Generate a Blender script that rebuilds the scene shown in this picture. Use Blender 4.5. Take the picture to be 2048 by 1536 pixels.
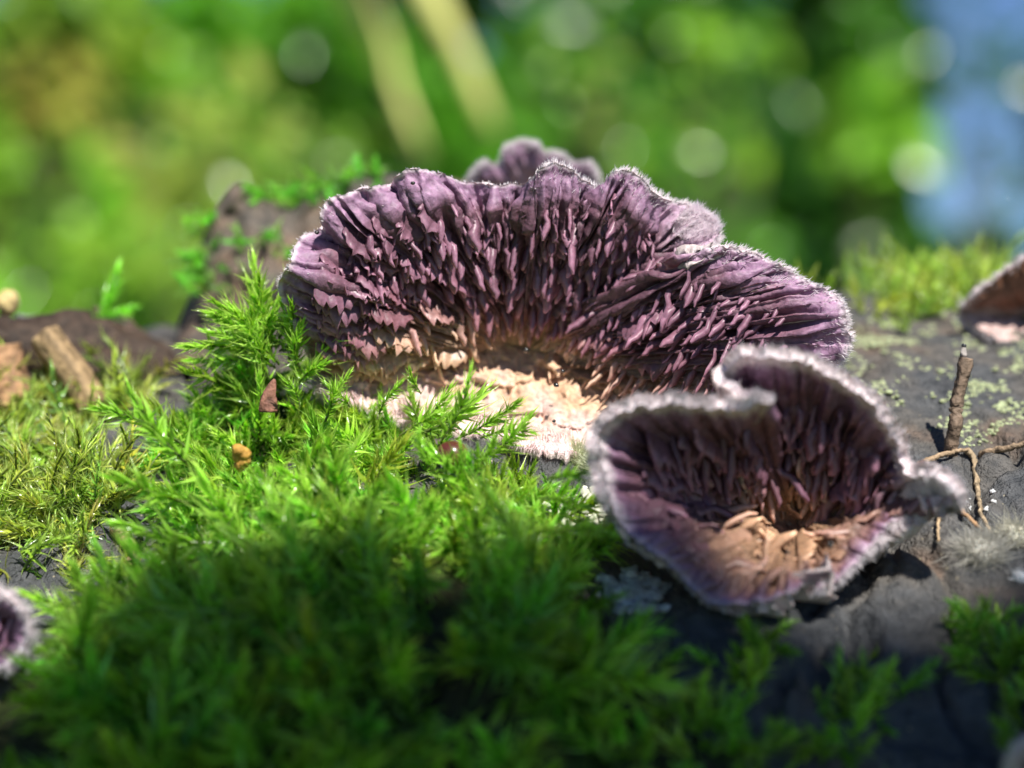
# Macro of a toothed purple bracket fungus on a mossy log.  1 unit = 1 cm.
import bpy, math, random
import numpy as np
from mathutils import Vector, Matrix

for o in list(bpy.data.objects): bpy.data.objects.remove(o)
scene = bpy.context.scene
scene.unit_settings.system = 'METRIC'
scene.unit_settings.scale_length = 0.01
col = scene.collection
rng = np.random.default_rng(7)
random.seed(7)

# ------------------------------------------------------------------ camera
CAMD = 12.0; K = 0.45 / 2048.0
cam_d = bpy.data.cameras.new('camera'); cam = bpy.data.objects.new('camera', cam_d); col.objects.link(cam)
cam.location = (0, -CAMD, 0); cam.rotation_euler = (math.radians(90), 0, 0)
cam_d.sensor_width = 36; cam_d.lens = 80; cam_d.clip_start = 0.5; cam_d.clip_end = 60000
cam_d.dof.use_dof = True; cam_d.dof.focus_distance = 11.72; cam_d.dof.aperture_fstop = 0.275
scene.camera = cam
# ------------------------------------------------------------------ world and sun
SUN = Vector((0.24, -0.60, 0.765)).normalized()
EL = math.asin(SUN.z); AZ = math.atan2(SUN.x, SUN.y)
w = bpy.data.worlds.new('World'); scene.world = w; w.use_nodes = True
nt = w.node_tree; nt.nodes.clear()
sky = nt.nodes.new('ShaderNodeTexSky'); sky.sky_type = 'NISHITA'; sky.sun_disc = False
sky.sun_elevation = EL; sky.sun_rotation = AZ; sky.air_density = 0.9; sky.dust_density = 0.0; sky.ozone_density = 6.0; sky.altitude = 3500
bg = nt.nodes.new('ShaderNodeBackground'); bg.inputs[1].default_value = 0.06
wo = nt.nodes.new('ShaderNodeOutputWorld')
nt.links.new(sky.outputs[0], bg.inputs[0]); nt.links.new(bg.outputs[0], wo.inputs[0])
sl = bpy.data.lights.new('sun', 'SUN'); sl.energy = 5.0; sl.angle = math.radians(0.53); sl.color = (1, 0.96, 0.89)
so = bpy.data.objects.new('sun', sl); col.objects.link(so); so.location = SUN * 60
so.rotation_euler = (-SUN).to_track_quat('-Z', 'Y').to_euler()
vs = scene.view_settings
vs.view_transform = 'Standard'; vs.look = 'None'; vs.exposure = 0.78; vs.gamma = 1; vs.use_curve_mapping = False
scene.render.engine = 'CYCLES'

# ------------------------------------------------------------------ numeric helpers
def _hash(ix, iy, iz):
    h = (ix.astype(np.int64) * 374761393 + iy.astype(np.int64) * 668265263 + iz.astype(np.int64) * 2147483647) & 0xffffffff
    h = ((h ^ (h >> 13)) * 1274126177) & 0xffffffff
    return ((h ^ (h >> 16)) & 0xffff) / 65535.0
def vn(x, y, z=0.0):
    x, y, z = np.broadcast_arrays(np.asarray(x, float), np.asarray(y, float), np.asarray(z, float))
    xi, yi, zi = np.floor(x), np.floor(y), np.floor(z)
    fx, fy, fz = x - xi, y - yi, z - zi
    fx, fy, fz = (f * f * (3 - 2 * f) for f in (fx, fy, fz))
    r = 0
    for dx in (0, 1):
        for dy in (0, 1):
            for dz in (0, 1):
                wgt = (fx if dx else 1 - fx) * (fy if dy else 1 - fy) * (fz if dz else 1 - fz)
                r = r + wgt * _hash(xi + dx, yi + dy, zi + dz)
    return r * 2 - 1
def fbm(x, y, z=0.0, o=4):
    r = 0; a = 0.5
    for i in range(o):
        k = 2.03 ** i
        r = r + a * vn(np.asarray(x) * k + 17.3 * i, np.asarray(y) * k + 5.1 * i, np.asarray(z) * k); a *= 0.5
    return r
def sm(a, b, x):
    t = np.clip((np.asarray(x, float) - a) / (b - a), 0, 1); return t * t * (3 - 2 * t)
def P(px, py, y):
    d = CAMD + np.asarray(y, float)
    return np.stack(np.broadcast_arrays((np.asarray(px, float) - 1024) * d * K, np.asarray(y, float), (768 - np.asarray(py, float)) * d * K), -1)
def nrm(v): return v / (np.linalg.norm(v, axis=-1, keepdims=True) + 1e-12)

# ------------------------------------------------------------------ the log's surface
LR, LY, LZ = 9.0, 4.0, -8.4
def logz(x, y):
    x = np.asarray(x, float); y = np.asarray(y, float)
    z = LZ + np.sqrt(np.maximum(LR * LR - (y - LY) ** 2, 0.01)) + tilt(x)
    return z + logbump(x, y)
def tilt(x): return 0.13 * np.clip(np.asarray(x, float) + .3, -6, 0)
def logbump(x, y):
    b = -0.30 * np.exp(-((x - 1.35) / .55) ** 2 - ((y + .55) / .4) ** 2) + 0.08 * fbm(x * 0.7, y * 0.9, 3.1, 3) + 0.07 * fbm(x * 2.6, y * 2.1, 1.7, 4)
    c = np.abs(fbm(x * 1.3 + 4, y * 0.9, 8.0, 3)); b = b - 0.10 * (1 - sm(0, 0.07, c))
    pl = fbm(x * 1.9 + 9, y * 1.4, 2.2, 2)
    return b + 0.05 * sm(0.05, 0.10, pl) + .035 * fbm(x * 7, y * 6, 4.4, 3) - .04 * (1 - sm(0, .05, np.abs(fbm(x * 3.1 + 2, y * 2.2, 6.6, 2))))
def mound(x, y):
    g = lambda cx, cy, sx, sy: np.exp(-((x - cx) / sx) ** 2 - ((y - cy) / sy) ** 2)
    m = 0.14 * g(-1.0, -0.85, 0.9, 0.45) + 0.40 * g(-0.30, -1.75, 0.62, 0.50) + 0.14 * g(-1.6, -1.9, 1.1, 0.6)
    m = m + 0.16 * g(0.75, -2.35, 0.5, 0.35) + 0.26 * g(-1.38, 0.45, 0.22, 0.26)
    return m
def surf(x, y): return logz(x, y) + mound(np.asarray(x, float), np.asarray(y, float))
def ray_y(px, py, f=logz, lo=-4.5, hi=4.0):
    ys = np.linspace(lo, hi, 260)
    p = P(px, py, ys); ins = p[:, 2] < f(p[:, 0], p[:, 1])
    i = np.argmax(ins) if ins.any() else len(ys) - 1
    return float(ys[i])
def on_log(px, py, f=logz):
    y = ray_y(px, py, f); return P(px, py, y)
def snorm(x, y, f=surf, e=0.04):
    dx = (f(x + e, y) - f(x - e, y)) / (2 * e); dy = (f(x, y + e) - f(x, y - e)) / (2 * e)
    return nrm(np.stack([-dx, -dy, np.ones_like(dx)], -1))

# ------------------------------------------------------------------ object helpers
def mk_mesh(name, V, F, mat=None, C=None, smooth=True):
    me = bpy.data.meshes.new(name)
    V = np.asarray(V, np.float32)
    if isinstance(F, np.ndarray):
        n, k = F.shape
        me.vertices.add(len(V)); me.vertices.foreach_set('co', V.ravel())
        me.loops.add(n * k); me.loops.foreach_set('vertex_index', F.astype(np.int32).ravel())
        me.polygons.add(n); me.polygons.foreach_set('loop_start', np.arange(0, n * k, k, dtype=np.int32))
        me.update(calc_edges=True)
    else:
        me.from_pydata(V.tolist(), [], F); me.update()
    me.polygons.foreach_set('use_smooth', np.full(len(me.polygons), smooth, bool))
    if C is not None:
        C = np.asarray(C, np.float32)
        if C.shape[1] == 3: C = np.concatenate([C, np.ones((len(C), 1), np.float32)], 1)
        a = me.color_attributes.new('Col', 'FLOAT_COLOR', 'POINT'); a.data.foreach_set('color', C.ravel())
    if mat: me.materials.append(mat)
    me.validate(); return me
def link(name, data, parent=None, label=None, cat=None, group=None, kind=None, loc=None):
    o = bpy.data.objects.new(name, data); col.objects.link(o)
    if parent is not None: o.parent = parent
    if loc is not None: o.location = loc
    for k, v in (('label', label), ('category', cat), ('group', group), ('kind', kind)):
        if v: o[k] = v
    return o
def thing(name, label, cat, base, group=None):
    return link(name, None, None, label, cat, group, None, Vector(base))
def part(name, V, F, mat, parent, C=None, kind=None, smooth=True):
    V = np.asarray(V, float) - np.array(parent.location)
    return link(name, mk_mesh(name, V, F, mat, C, smooth), parent, kind=kind)
def solo(name, V, F, mat, label, cat, group=None, C=None, kind=None, smooth=True):
    V = np.asarray(V, float); b = V.mean(0); b[2] = V[:, 2].min()
    return link(name, mk_mesh(name, V - b, F, mat, C, smooth), None, label, cat, group, kind, Vector(b))
def grid_faces(n, m, wrap=False, off=0):
    i = np.arange(n if wrap else n - 1)[:, None]; j = np.arange(m - 1)[None, :]
    a = i * m + j; b = ((i + 1) % n) * m + j
    return (np.stack([a, b, b + 1, a + 1], -1).reshape(-1, 4) + off)
def tube(pts, rad, ns=8):
    pts = np.asarray(pts, float); n = len(pts); rad = np.broadcast_to(np.asarray(rad, float), (n,))
    t = nrm(np.gradient(pts, axis=0)); up = np.array([0.13, 0.31, 0.94])
    a = nrm(np.cross(t, up)); b = np.cross(t, a)
    th = np.linspace(0, 2 * np.pi, ns, endpoint=False)
    V = pts[:, None] + rad[:, None, None] * (a[:, None] * np.cos(th)[None, :, None] + b[:, None] * np.sin(th)[None, :, None])
    V = V.reshape(-1, 3); F = []
    for i in range(n - 1):
        for j in range(ns):
            F.append((i * ns + j, i * ns + (j + 1) % ns, (i + 1) * ns + (j + 1) % ns, (i + 1) * ns + j))
    F.append(tuple(range(ns))[::-1]); F.append(tuple((n - 1) * ns + j for j in range(ns)))
    return V, F
def spline(pts, n):
    pts = np.asarray(pts, float); m = len(pts)
    seg = np.linalg.norm(np.diff(pts, axis=0), axis=1); s = np.concatenate([[0], np.cumsum(seg)])
    q = np.linspace(0, s[-1], n); k = np.clip(np.searchsorted(s, q, 'right') - 1, 0, m - 2)
    t = ((q - s[k]) / np.maximum(s[k + 1] - s[k], 1e-9))[:, None]
    p0 = pts[np.maximum(k - 1, 0)]; p1 = pts[k]; p2 = pts[k + 1]; p3 = pts[np.minimum(k + 2, m - 1)]
    return 0.5 * (2 * p1 + (p2 - p0) * t + (2 * p0 - 5 * p1 + 4 * p2 - p3) * t ** 2 + (3 * p1 - p0 - 3 * p2 + p3) * t ** 3)
def join_inst(V, F, C, mats, cols):
    """V (n,3) template, mats (k,4,4), cols (k,3) multiplied into C (n,3)"""
    k, n = len(mats), len(V)
    W = np.einsum('kij,nj->kni', mats[:, :3, :3], V) + mats[:, None, :3, 3]
    FF = (F[None] + (np.arange(k) * n)[:, None, None]).reshape(-1, F.shape[1])
    return W.reshape(-1, 3), FF, (C[None] * cols[:, None]).reshape(-1, 3)
def frames(o, Y, X, s):
    Y = nrm(Y); X = nrm(X - (X * Y).sum(-1, keepdims=True) * Y); Z = np.cross(X, Y)
    M = np.zeros((len(o), 4, 4)); M[:, :3, 0] = X; M[:, :3, 1] = Y; M[:, :3, 2] = Z
    s = np.asarray(s, float)
    if s.ndim == 1: s = np.repeat(s[:, None], 3, 1)
    M[:, :3, :3] *= s[:, None, :]; M[:, :3, 3] = o; M[:, 3, 3] = 1; return M
def rand_unit(n):
    return nrm(rng.normal(size=(n, 3)))

# ------------------------------------------------------------------ materials
def new_mat(name):
    m = bpy.data.materials.new(name); m.use_nodes = True; t = m.node_tree; t.nodes.clear()
    out = t.nodes.new('ShaderNodeOutputMaterial'); return m, t, out
def nz(t, scale, det=4, vec=None):
    n = t.nodes.new('ShaderNodeTexNoise'); n.inputs['Scale'].default_value = scale; n.inputs['Detail'].default_value = det
    if vec is None:
        c = t.nodes.new('ShaderNodeTexCoord'); vec = c.outputs['Object']
    t.links.new(vec, n.inputs['Vector']); return n
def ramp(t, fac, stops):
    r = t.nodes.new('ShaderNodeValToRGB'); e = r.color_ramp.elements
    while len(e) < len(stops): e.new(0.5)
    for q, (p, c) in zip(e, stops): q.position = p; q.color = (*c, 1)
    t.links.new(fac, r.inputs[0]); return r
def mul(t, a, b, fac=1.0, mode='MULTIPLY'):
    m = t.nodes.new('ShaderNodeMix'); m.data_type = 'RGBA'; m.blend_type = mode; m.inputs[0].default_value = fac
    t.links.new(a, m.inputs[6])
    if isinstance(b, tuple): m.inputs[7].default_value = (*b, 1)
    else: t.links.new(b, m.inputs[7])
    return m.outputs[2]
def bump(t, h, strength, dist):
    b = t.nodes.new('ShaderNodeBump'); b.inputs['Strength'].default_value = strength; b.inputs['Distance'].default_value = dist
    t.links.new(h, b.inputs['Height']); return b.outputs[0]
def vcol_mat(name, rough=0.6, noise=25, var=0.35, transl=0.0, ttint=(1.15, 1.1, .6), bmp=0.0, bdist=0.01, spec=0.4, sss=0.0, base=None, coat=0.0):
    m, t, out = new_mat(name)
    a = t.nodes.new('ShaderNodeAttribute'); a.attribute_name = 'Col'
    oi = t.nodes.new('ShaderNodeObjectInfo')
    if base is None: c = mul(t, a.outputs['Color'], oi.outputs['Color'])
    else:
        rgb = t.nodes.new('ShaderNodeRGB'); rgb.outputs[0].default_value = (*base, 1); c = rgb.outputs[0]
    n = nz(t, noise, 4); r = ramp(t, n.outputs['Fac'], [(0.3, (1 - var,) * 3), (0.7, (1 + var * .6,) * 3)])
    c = mul(t, c, r.outputs[0])
    p = t.nodes.new('ShaderNodeBsdfPrincipled'); t.links.new(c, p.inputs['Base Color'])
    p.inputs['Roughness'].default_value = rough; p.inputs['Specular IOR Level'].default_value = spec
    if coat: p.inputs['Coat Weight'].default_value = coat; p.inputs['Coat Roughness'].default_value = 0.15
    if sss:
        p.inputs['Subsurface Weight'].default_value = sss; p.inputs['Subsurface Radius'].default_value = (1, .5, .4); p.inputs['Subsurface Scale'].default_value = 0.03
    if bmp: t.links.new(bump(t, n.outputs['Fac'], bmp, bdist), p.inputs['Normal'])
    sh = p.outputs[0]
    if transl:
        tr = t.nodes.new('ShaderNodeBsdfTranslucent'); t.links.new(mul(t, c, ttint), tr.inputs['Color'])
        mx = t.nodes.new('ShaderNodeMixShader'); mx.inputs[0].default_value = transl
        t.links.new(sh, mx.inputs[1]); t.links.new(tr.outputs[0], mx.inputs[2]); sh = mx.outputs[0]
    t.links.new(sh, out.inputs[0]); return m
def bark_mat(name, stops, rough=0.75, sc=1.6, moss=0.0):
    m, t, out = new_mat(name)
    n1 = nz(t, sc, 6); n2 = nz(t, sc * 9, 6); n3 = nz(t, 55, 3)
    c = ramp(t, n1.outputs['Fac'], stops).outputs[0]
    c = mul(t, c, ramp(t, n2.outputs['Fac'], [(0.3, (.55,) * 3), (0.7, (1.4, 1.32, 1.25))]).outputs[0])
    v = t.nodes.new('ShaderNodeTexVoronoi'); v.inputs['Scale'].default_value = 16
    tc = t.nodes.new('ShaderNodeTexCoord'); t.links.new(tc.outputs['Object'], v.inputs['Vector'])
    f = ramp(t, v.outputs['Distance'], [(0.06, (1, 1, 1)), (0.14, (0, 0, 0))])
    mk = nz(t, 5, 2); mr = ramp(t, mk.outputs['Fac'], [(0.5, (0, 0, 0)), (0.6, (1, 1, 1))])
    fm = mul(t, f.outputs[0], mr.outputs[0])
    mx = t.nodes.new('ShaderNodeMix'); mx.data_type = 'RGBA'; t.links.new(fm, mx.inputs[0]); t.links.new(c, mx.inputs[6])
    mx.inputs[7].default_value = (.42, .36, .24, 1)
    p = t.nodes.new('ShaderNodeBsdfPrincipled'); t.links.new(mx.outputs[2], p.inputs['Base Color'])
    rr = ramp(t, n2.outputs['Fac'], [(0.3, (rough - .2,) * 3), (0.7, (min(1, rough + .15),) * 3)]); t.links.new(rr.outputs[0], p.inputs['Roughness'])
    p.inputs['Specular IOR Level'].default_value = 0.45
    add = t.nodes.new('ShaderNodeMath'); t.links.new(n2.outputs['Fac'], add.inputs[0]); t.links.new(n3.outputs['Fac'], add.inputs[1])
    t.links.new(bump(t, add.outputs[0], 0.8, 0.05), p.inputs['Normal'])
    t.links.new(p.outputs[0], out.inputs[0]); return m

M = {}
M['fungus'] = vcol_mat('fungus flesh', .55, 30, .38, 0, (1, 1, 1), .5, .02, .4, .12)
M['tooth'] = vcol_mat('fungus teeth', .42, 45, .25, 0, (1, 1, 1), .25, .008, .45, .15)
M['hair'] = vcol_mat('fungus hair', .45, 20, .1, .55, (1, 1, 1), 0, 0, .6)
M['moss'] = vcol_mat('moss leaf', .22, 12, .2, .36, (1.2, 1.1, .6), 0, 0, .75)
M['soil'] = vcol_mat('moss bed', .9, 14, .5, 0, (1, 1, 1), .8, .06, .2)
M['leaf'] = vcol_mat('foliage', .26, .6, .25, .4, (1.15, 1.1, .6), 0, 0, .6)
M['grass'] = vcol_mat('grass blade', .5, .2, .3, .35)
M['straw'] = vcol_mat('straw', .5, .2, .2, .15)
M['wood'] = vcol_mat('dead wood', .7, 20, .6, 0, (1, 1, 1), .9, .03, .3)
M['lichen'] = vcol_mat('lichen', .85, 25, .3, 0, (1, 1, 1), .6, .02, .2, .1)
M['gloss'] = vcol_mat('glossy seed', .32, 8, .3, 0, (1, 1, 1), 0, 0, .6, 0, None, .5)
M['bark'] = bark_mat('log bark', [(.30, (.034, .038, .044)), (.46, (.070, .076, .084)), (.60, (.10, .095, .088)), (.76, (.15, .095, .065))])
M['bark2'] = bark_mat('bark slab', [(.30, (.05, .052, .056)), (.48, (.12, .105, .09)), (.68, (.24, .155, .105))])
M['trunk'] = vcol_mat('trunk', .9, .4, .5, 0, (1, 1, 1), .9, .8, .2)

def ground_mat():
    m, t, out = new_mat('forest floor')
    n = nz(t, .035, 6); c = ramp(t, n.outputs['Fac'], [(.35, (.05, .09, .02)), (.5, (.12, .17, .035)), (.62, (.17, .13, .06)), (.75, (.09, .06, .035))])
    n2 = nz(t, .4, 6); cc = mul(t, c.outputs[0], ramp(t, n2.outputs['Fac'], [(.3, (.5,) * 3), (.7, (1.4,) * 3)]).outputs[0])
    p = t.nodes.new('ShaderNodeBsdfPrincipled'); t.links.new(cc, p.inputs['Base Color']); p.inputs['Roughness'].default_value = .9
    t.links.new(bump(t, n2.outputs['Fac'], .8, 2), p.inputs['Normal'])
    t.links.new(p.outputs[0], out.inputs[0]); return m
M['ground'] = ground_mat()

# ------------------------------------------------------------------ ground (terrain to the horizon)
GZ = LZ - LR - 0.02
def gz(x, y):
    x = np.asarray(x, float); y = np.asarray(y, float)
    bank = 34 * sm(45, 190, y + 0.25 * np.abs(x)) * sm(60, -50, x) * sm(4000, 800, np.hypot(x, y))
    return GZ + bank + 3.0 * fbm(x * .02, y * .02, 4.0, 3) * sm(18, 70, np.hypot(x, y))
ax = np.sign(np.linspace(-1, 1, 161)) * (np.abs(np.linspace(-1, 1, 161)) ** 4) * 40000
ax = ax + np.linspace(-1, 1, 161) * 500
gx, gy = np.meshgrid(ax, ax, indexing='ij')
V = np.stack([gx, gy, gz(gx, gy)], -1).reshape(-1, 3)
link('ground', mk_mesh('ground', V, grid_faces(161, 161), M['ground']), kind='structure')

# ------------------------------------------------------------------ the log
def build_log():
    xs = np.concatenate([np.linspace(-46, -5, 42)[:-1], np.linspace(-5, 5, 420), np.linspace(5, 46, 42)[1:]])
    # angle from the crest, positive towards the camera
    ph = np.concatenate([np.linspace(-math.pi, -.25, 40)[:-1], np.linspace(-.25, 1.0, 330), np.linspace(1.0, math.pi, 34)[1:-1]])
    X, PH = np.meshgrid(xs, ph, indexing='ij')
    y = LY - LR * np.sin(PH); z0 = LZ + LR * np.cos(PH)
    top = sm(1.45, 1.2, np.abs(PH))
    b = logbump(X, y) + tilt(X)
    ta = 1.0 + 0 * X
    z = z0 + b * top + (1 - top) * (.25 * fbm(X * .3, y * .5, z0 * .5, 3) + tilt(X) * sm(math.pi, 1.4, np.abs(PH)))
    z = np.maximum(z, GZ - .3 + 0.2)
    V = np.stack([X, y, z], -1).reshape(-1, 3)
    n, m = X.shape
    F = grid_faces(n, m).tolist()
    F += [(i * m + m - 1, (i + 1) * m + m - 1, (i + 1) * m, i * m) for i in range(n - 1)]
    F.append(list(range(m))); F.append([(n - 1) * m + j for j in range(m)][::-1])
    solo('fallen_log', V, F, M['bark'], 'dark grey-brown fallen log with rough speckled bark carrying the fungi and moss', 'log')
build_log()

# ------------------------------------------------------------------ bark slab behind the big fungus
def build_slab():
    top = spline([(362, 700), (356, 650), (378, 590), (392, 520), (420, 440), (452, 385), (478, 366), (520, 392), (580, 408), (640, 378), (700, 356), (780, 348), (860, 352), (960, 365), (1060, 372), (1180, 400), (1280, 480)], 120)
    n, m = 120, 60
    t = np.linspace(0, 1, m)[None, :]
    s = np.linspace(0, 1, n)
    bx = 330 + s * 1000; by = 745 + 0 * s
    px = top[:, :1] * t + bx[:, None] * (1 - t); py = top[:, 1:2] * t + by[:, None] * (1 - t)
    yy = 1.35 + 1.0 * t ** .8 + 0.15 * sm(.15, 0, s)[:, None]
    nn = fbm(px / 60, py / 90, 2.0, 4); yy = yy + .22 * nn + .12 * np.floor(fbm(px / 110, py / 200, 7., 2) * 6) / 6
    Fp = P(px, py, yy)
    Bp = Fp + np.array([0, .55, -.05]) + .0
    Bp[..., 1] += .1 * vn(px / 50, py / 50)
    V = np.concatenate([Fp.reshape(-1, 3), Bp.reshape(-1, 3)])
    f = grid_faces(n, m); o = n * m
    F = f[:, ::-1].tolist() + (f + o).tolist()
    F += [(i * m + m - 1, (i + 1) * m + m - 1, o + (i + 1) * m + m - 1, o + i * m + m - 1) for i in range(n - 1)]
    F += [(j, j + 1, o + j + 1, o + j) for j in range(m - 1)] + [((n - 1) * m + j + 1, (n - 1) * m + j, o + (n - 1) * m + j, o + (n - 1) * m + j + 1) for j in range(m - 1)]
    solo('bark_slab', V, F, M['bark2'], 'upright weathered slab of bark rising behind the large purple fungus', 'bark')
    return Fp
SLAB = build_slab()

# ------------------------------------------------------------------ fungi
CREAM = np.array([.52, .33, .21]); PINKW = np.array([.60, .43, .38]); MAUVE = np.array([.185, .088, .125]); LILAC = np.array([.265, .15, .24])
PALE = np.array([.86, .77, .79]); BROWN = np.array([.30, .155, .12])
def lerp(a, b, t): return a * (1 - t) + b * t

def tongue_mesh(w, l, th, seed, bend=.25):
    rs = np.random.default_rng(seed); rows = 6; V = []; C = []
    prof = [.75, .9, 1.0, .95, .72, .22]
    for i in range(rows):
        t = i / (rows - 1); ww = w * prof[i] * (1 + .12 * rs.normal()) * .5; tt = th * (1 - .65 * t) * .5
        cx = .12 * w * rs.normal(); cz = bend * l * t * t
        V += [(cx - ww, l * t, cz), (cx, l * t, cz + tt), (cx + ww, l * t, cz), (cx, l * t, cz - tt)]
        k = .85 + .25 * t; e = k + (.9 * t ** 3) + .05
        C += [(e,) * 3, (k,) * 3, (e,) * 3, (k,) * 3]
    F = []
    for i in range(rows - 1):
        for j in range(4): F.append((i * 4 + j, i * 4 + (j + 1) % 4, i * 4 + 4 + (j + 1) % 4, i * 4 + 4 + j))
    F.append((20, 21, 22, 23))
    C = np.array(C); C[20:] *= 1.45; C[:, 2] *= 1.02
    return np.array(V), np.array(F), C
def lamella_mesh(l, h, th, seed):
    rs = np.random.default_rng(seed); n = 13; V = []; C = []
    for i in range(n):
        t = i / (n - 1); env = math.sin(math.pi * (t * .86 + .07)) ** .55
        hh = h * env * (1 + .26 * rs.normal() * .8); wob = .14 * h * rs.normal()
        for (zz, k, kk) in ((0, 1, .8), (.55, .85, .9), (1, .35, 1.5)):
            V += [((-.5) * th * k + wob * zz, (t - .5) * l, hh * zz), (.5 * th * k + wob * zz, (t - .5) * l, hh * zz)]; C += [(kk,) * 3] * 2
    F = []
    for i in range(n - 1):
        a = i * 6; b = a + 6
        F += [(a, b, b + 2, a + 2), (a + 2, b + 2, b + 4, a + 4), (a + 4, b + 4, b + 5, a + 5), (a + 5, b + 5, b + 3, a + 3), (a + 3, b + 3, b + 1, a + 1)]
    F += [(0, 2, 3, 1), (2, 4, 5, 3)]; e = (n - 1) * 6; F += [(e, e + 1, e + 3, e + 2), (e + 2, e + 3, e + 5, e + 4)]
    return np.array(V), np.array(F), np.array(C)
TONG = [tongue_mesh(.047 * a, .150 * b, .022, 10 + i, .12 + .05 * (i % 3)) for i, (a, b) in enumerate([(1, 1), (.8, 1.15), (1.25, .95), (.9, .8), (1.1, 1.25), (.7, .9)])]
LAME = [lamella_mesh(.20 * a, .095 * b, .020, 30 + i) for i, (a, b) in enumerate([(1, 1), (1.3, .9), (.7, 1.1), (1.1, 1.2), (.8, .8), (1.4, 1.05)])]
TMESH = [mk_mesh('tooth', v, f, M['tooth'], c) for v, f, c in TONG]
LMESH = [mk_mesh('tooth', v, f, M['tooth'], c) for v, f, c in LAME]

HV = np.array([(-.5, 0, 0), (.5, 0, 0), (-.38, .5, .04), (.38, .5, .04), (0, 1, .2)]); HF = np.array([(0, 1, 3), (0, 3, 2), (2, 3, 4)]); HC = np.ones((5, 3))
def hairs(name, pos, dirs, length, width, cols, parent):
    M4 = frames(pos, dirs, rand_unit(len(pos)), np.stack([np.broadcast_to(width, len(pos)), length, length], -1))
    V, F, C = join_inst(HV, HF, HC, M4, cols)
    return part(name, V, F, M['hair'], parent, C, kind='stuff')

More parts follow.
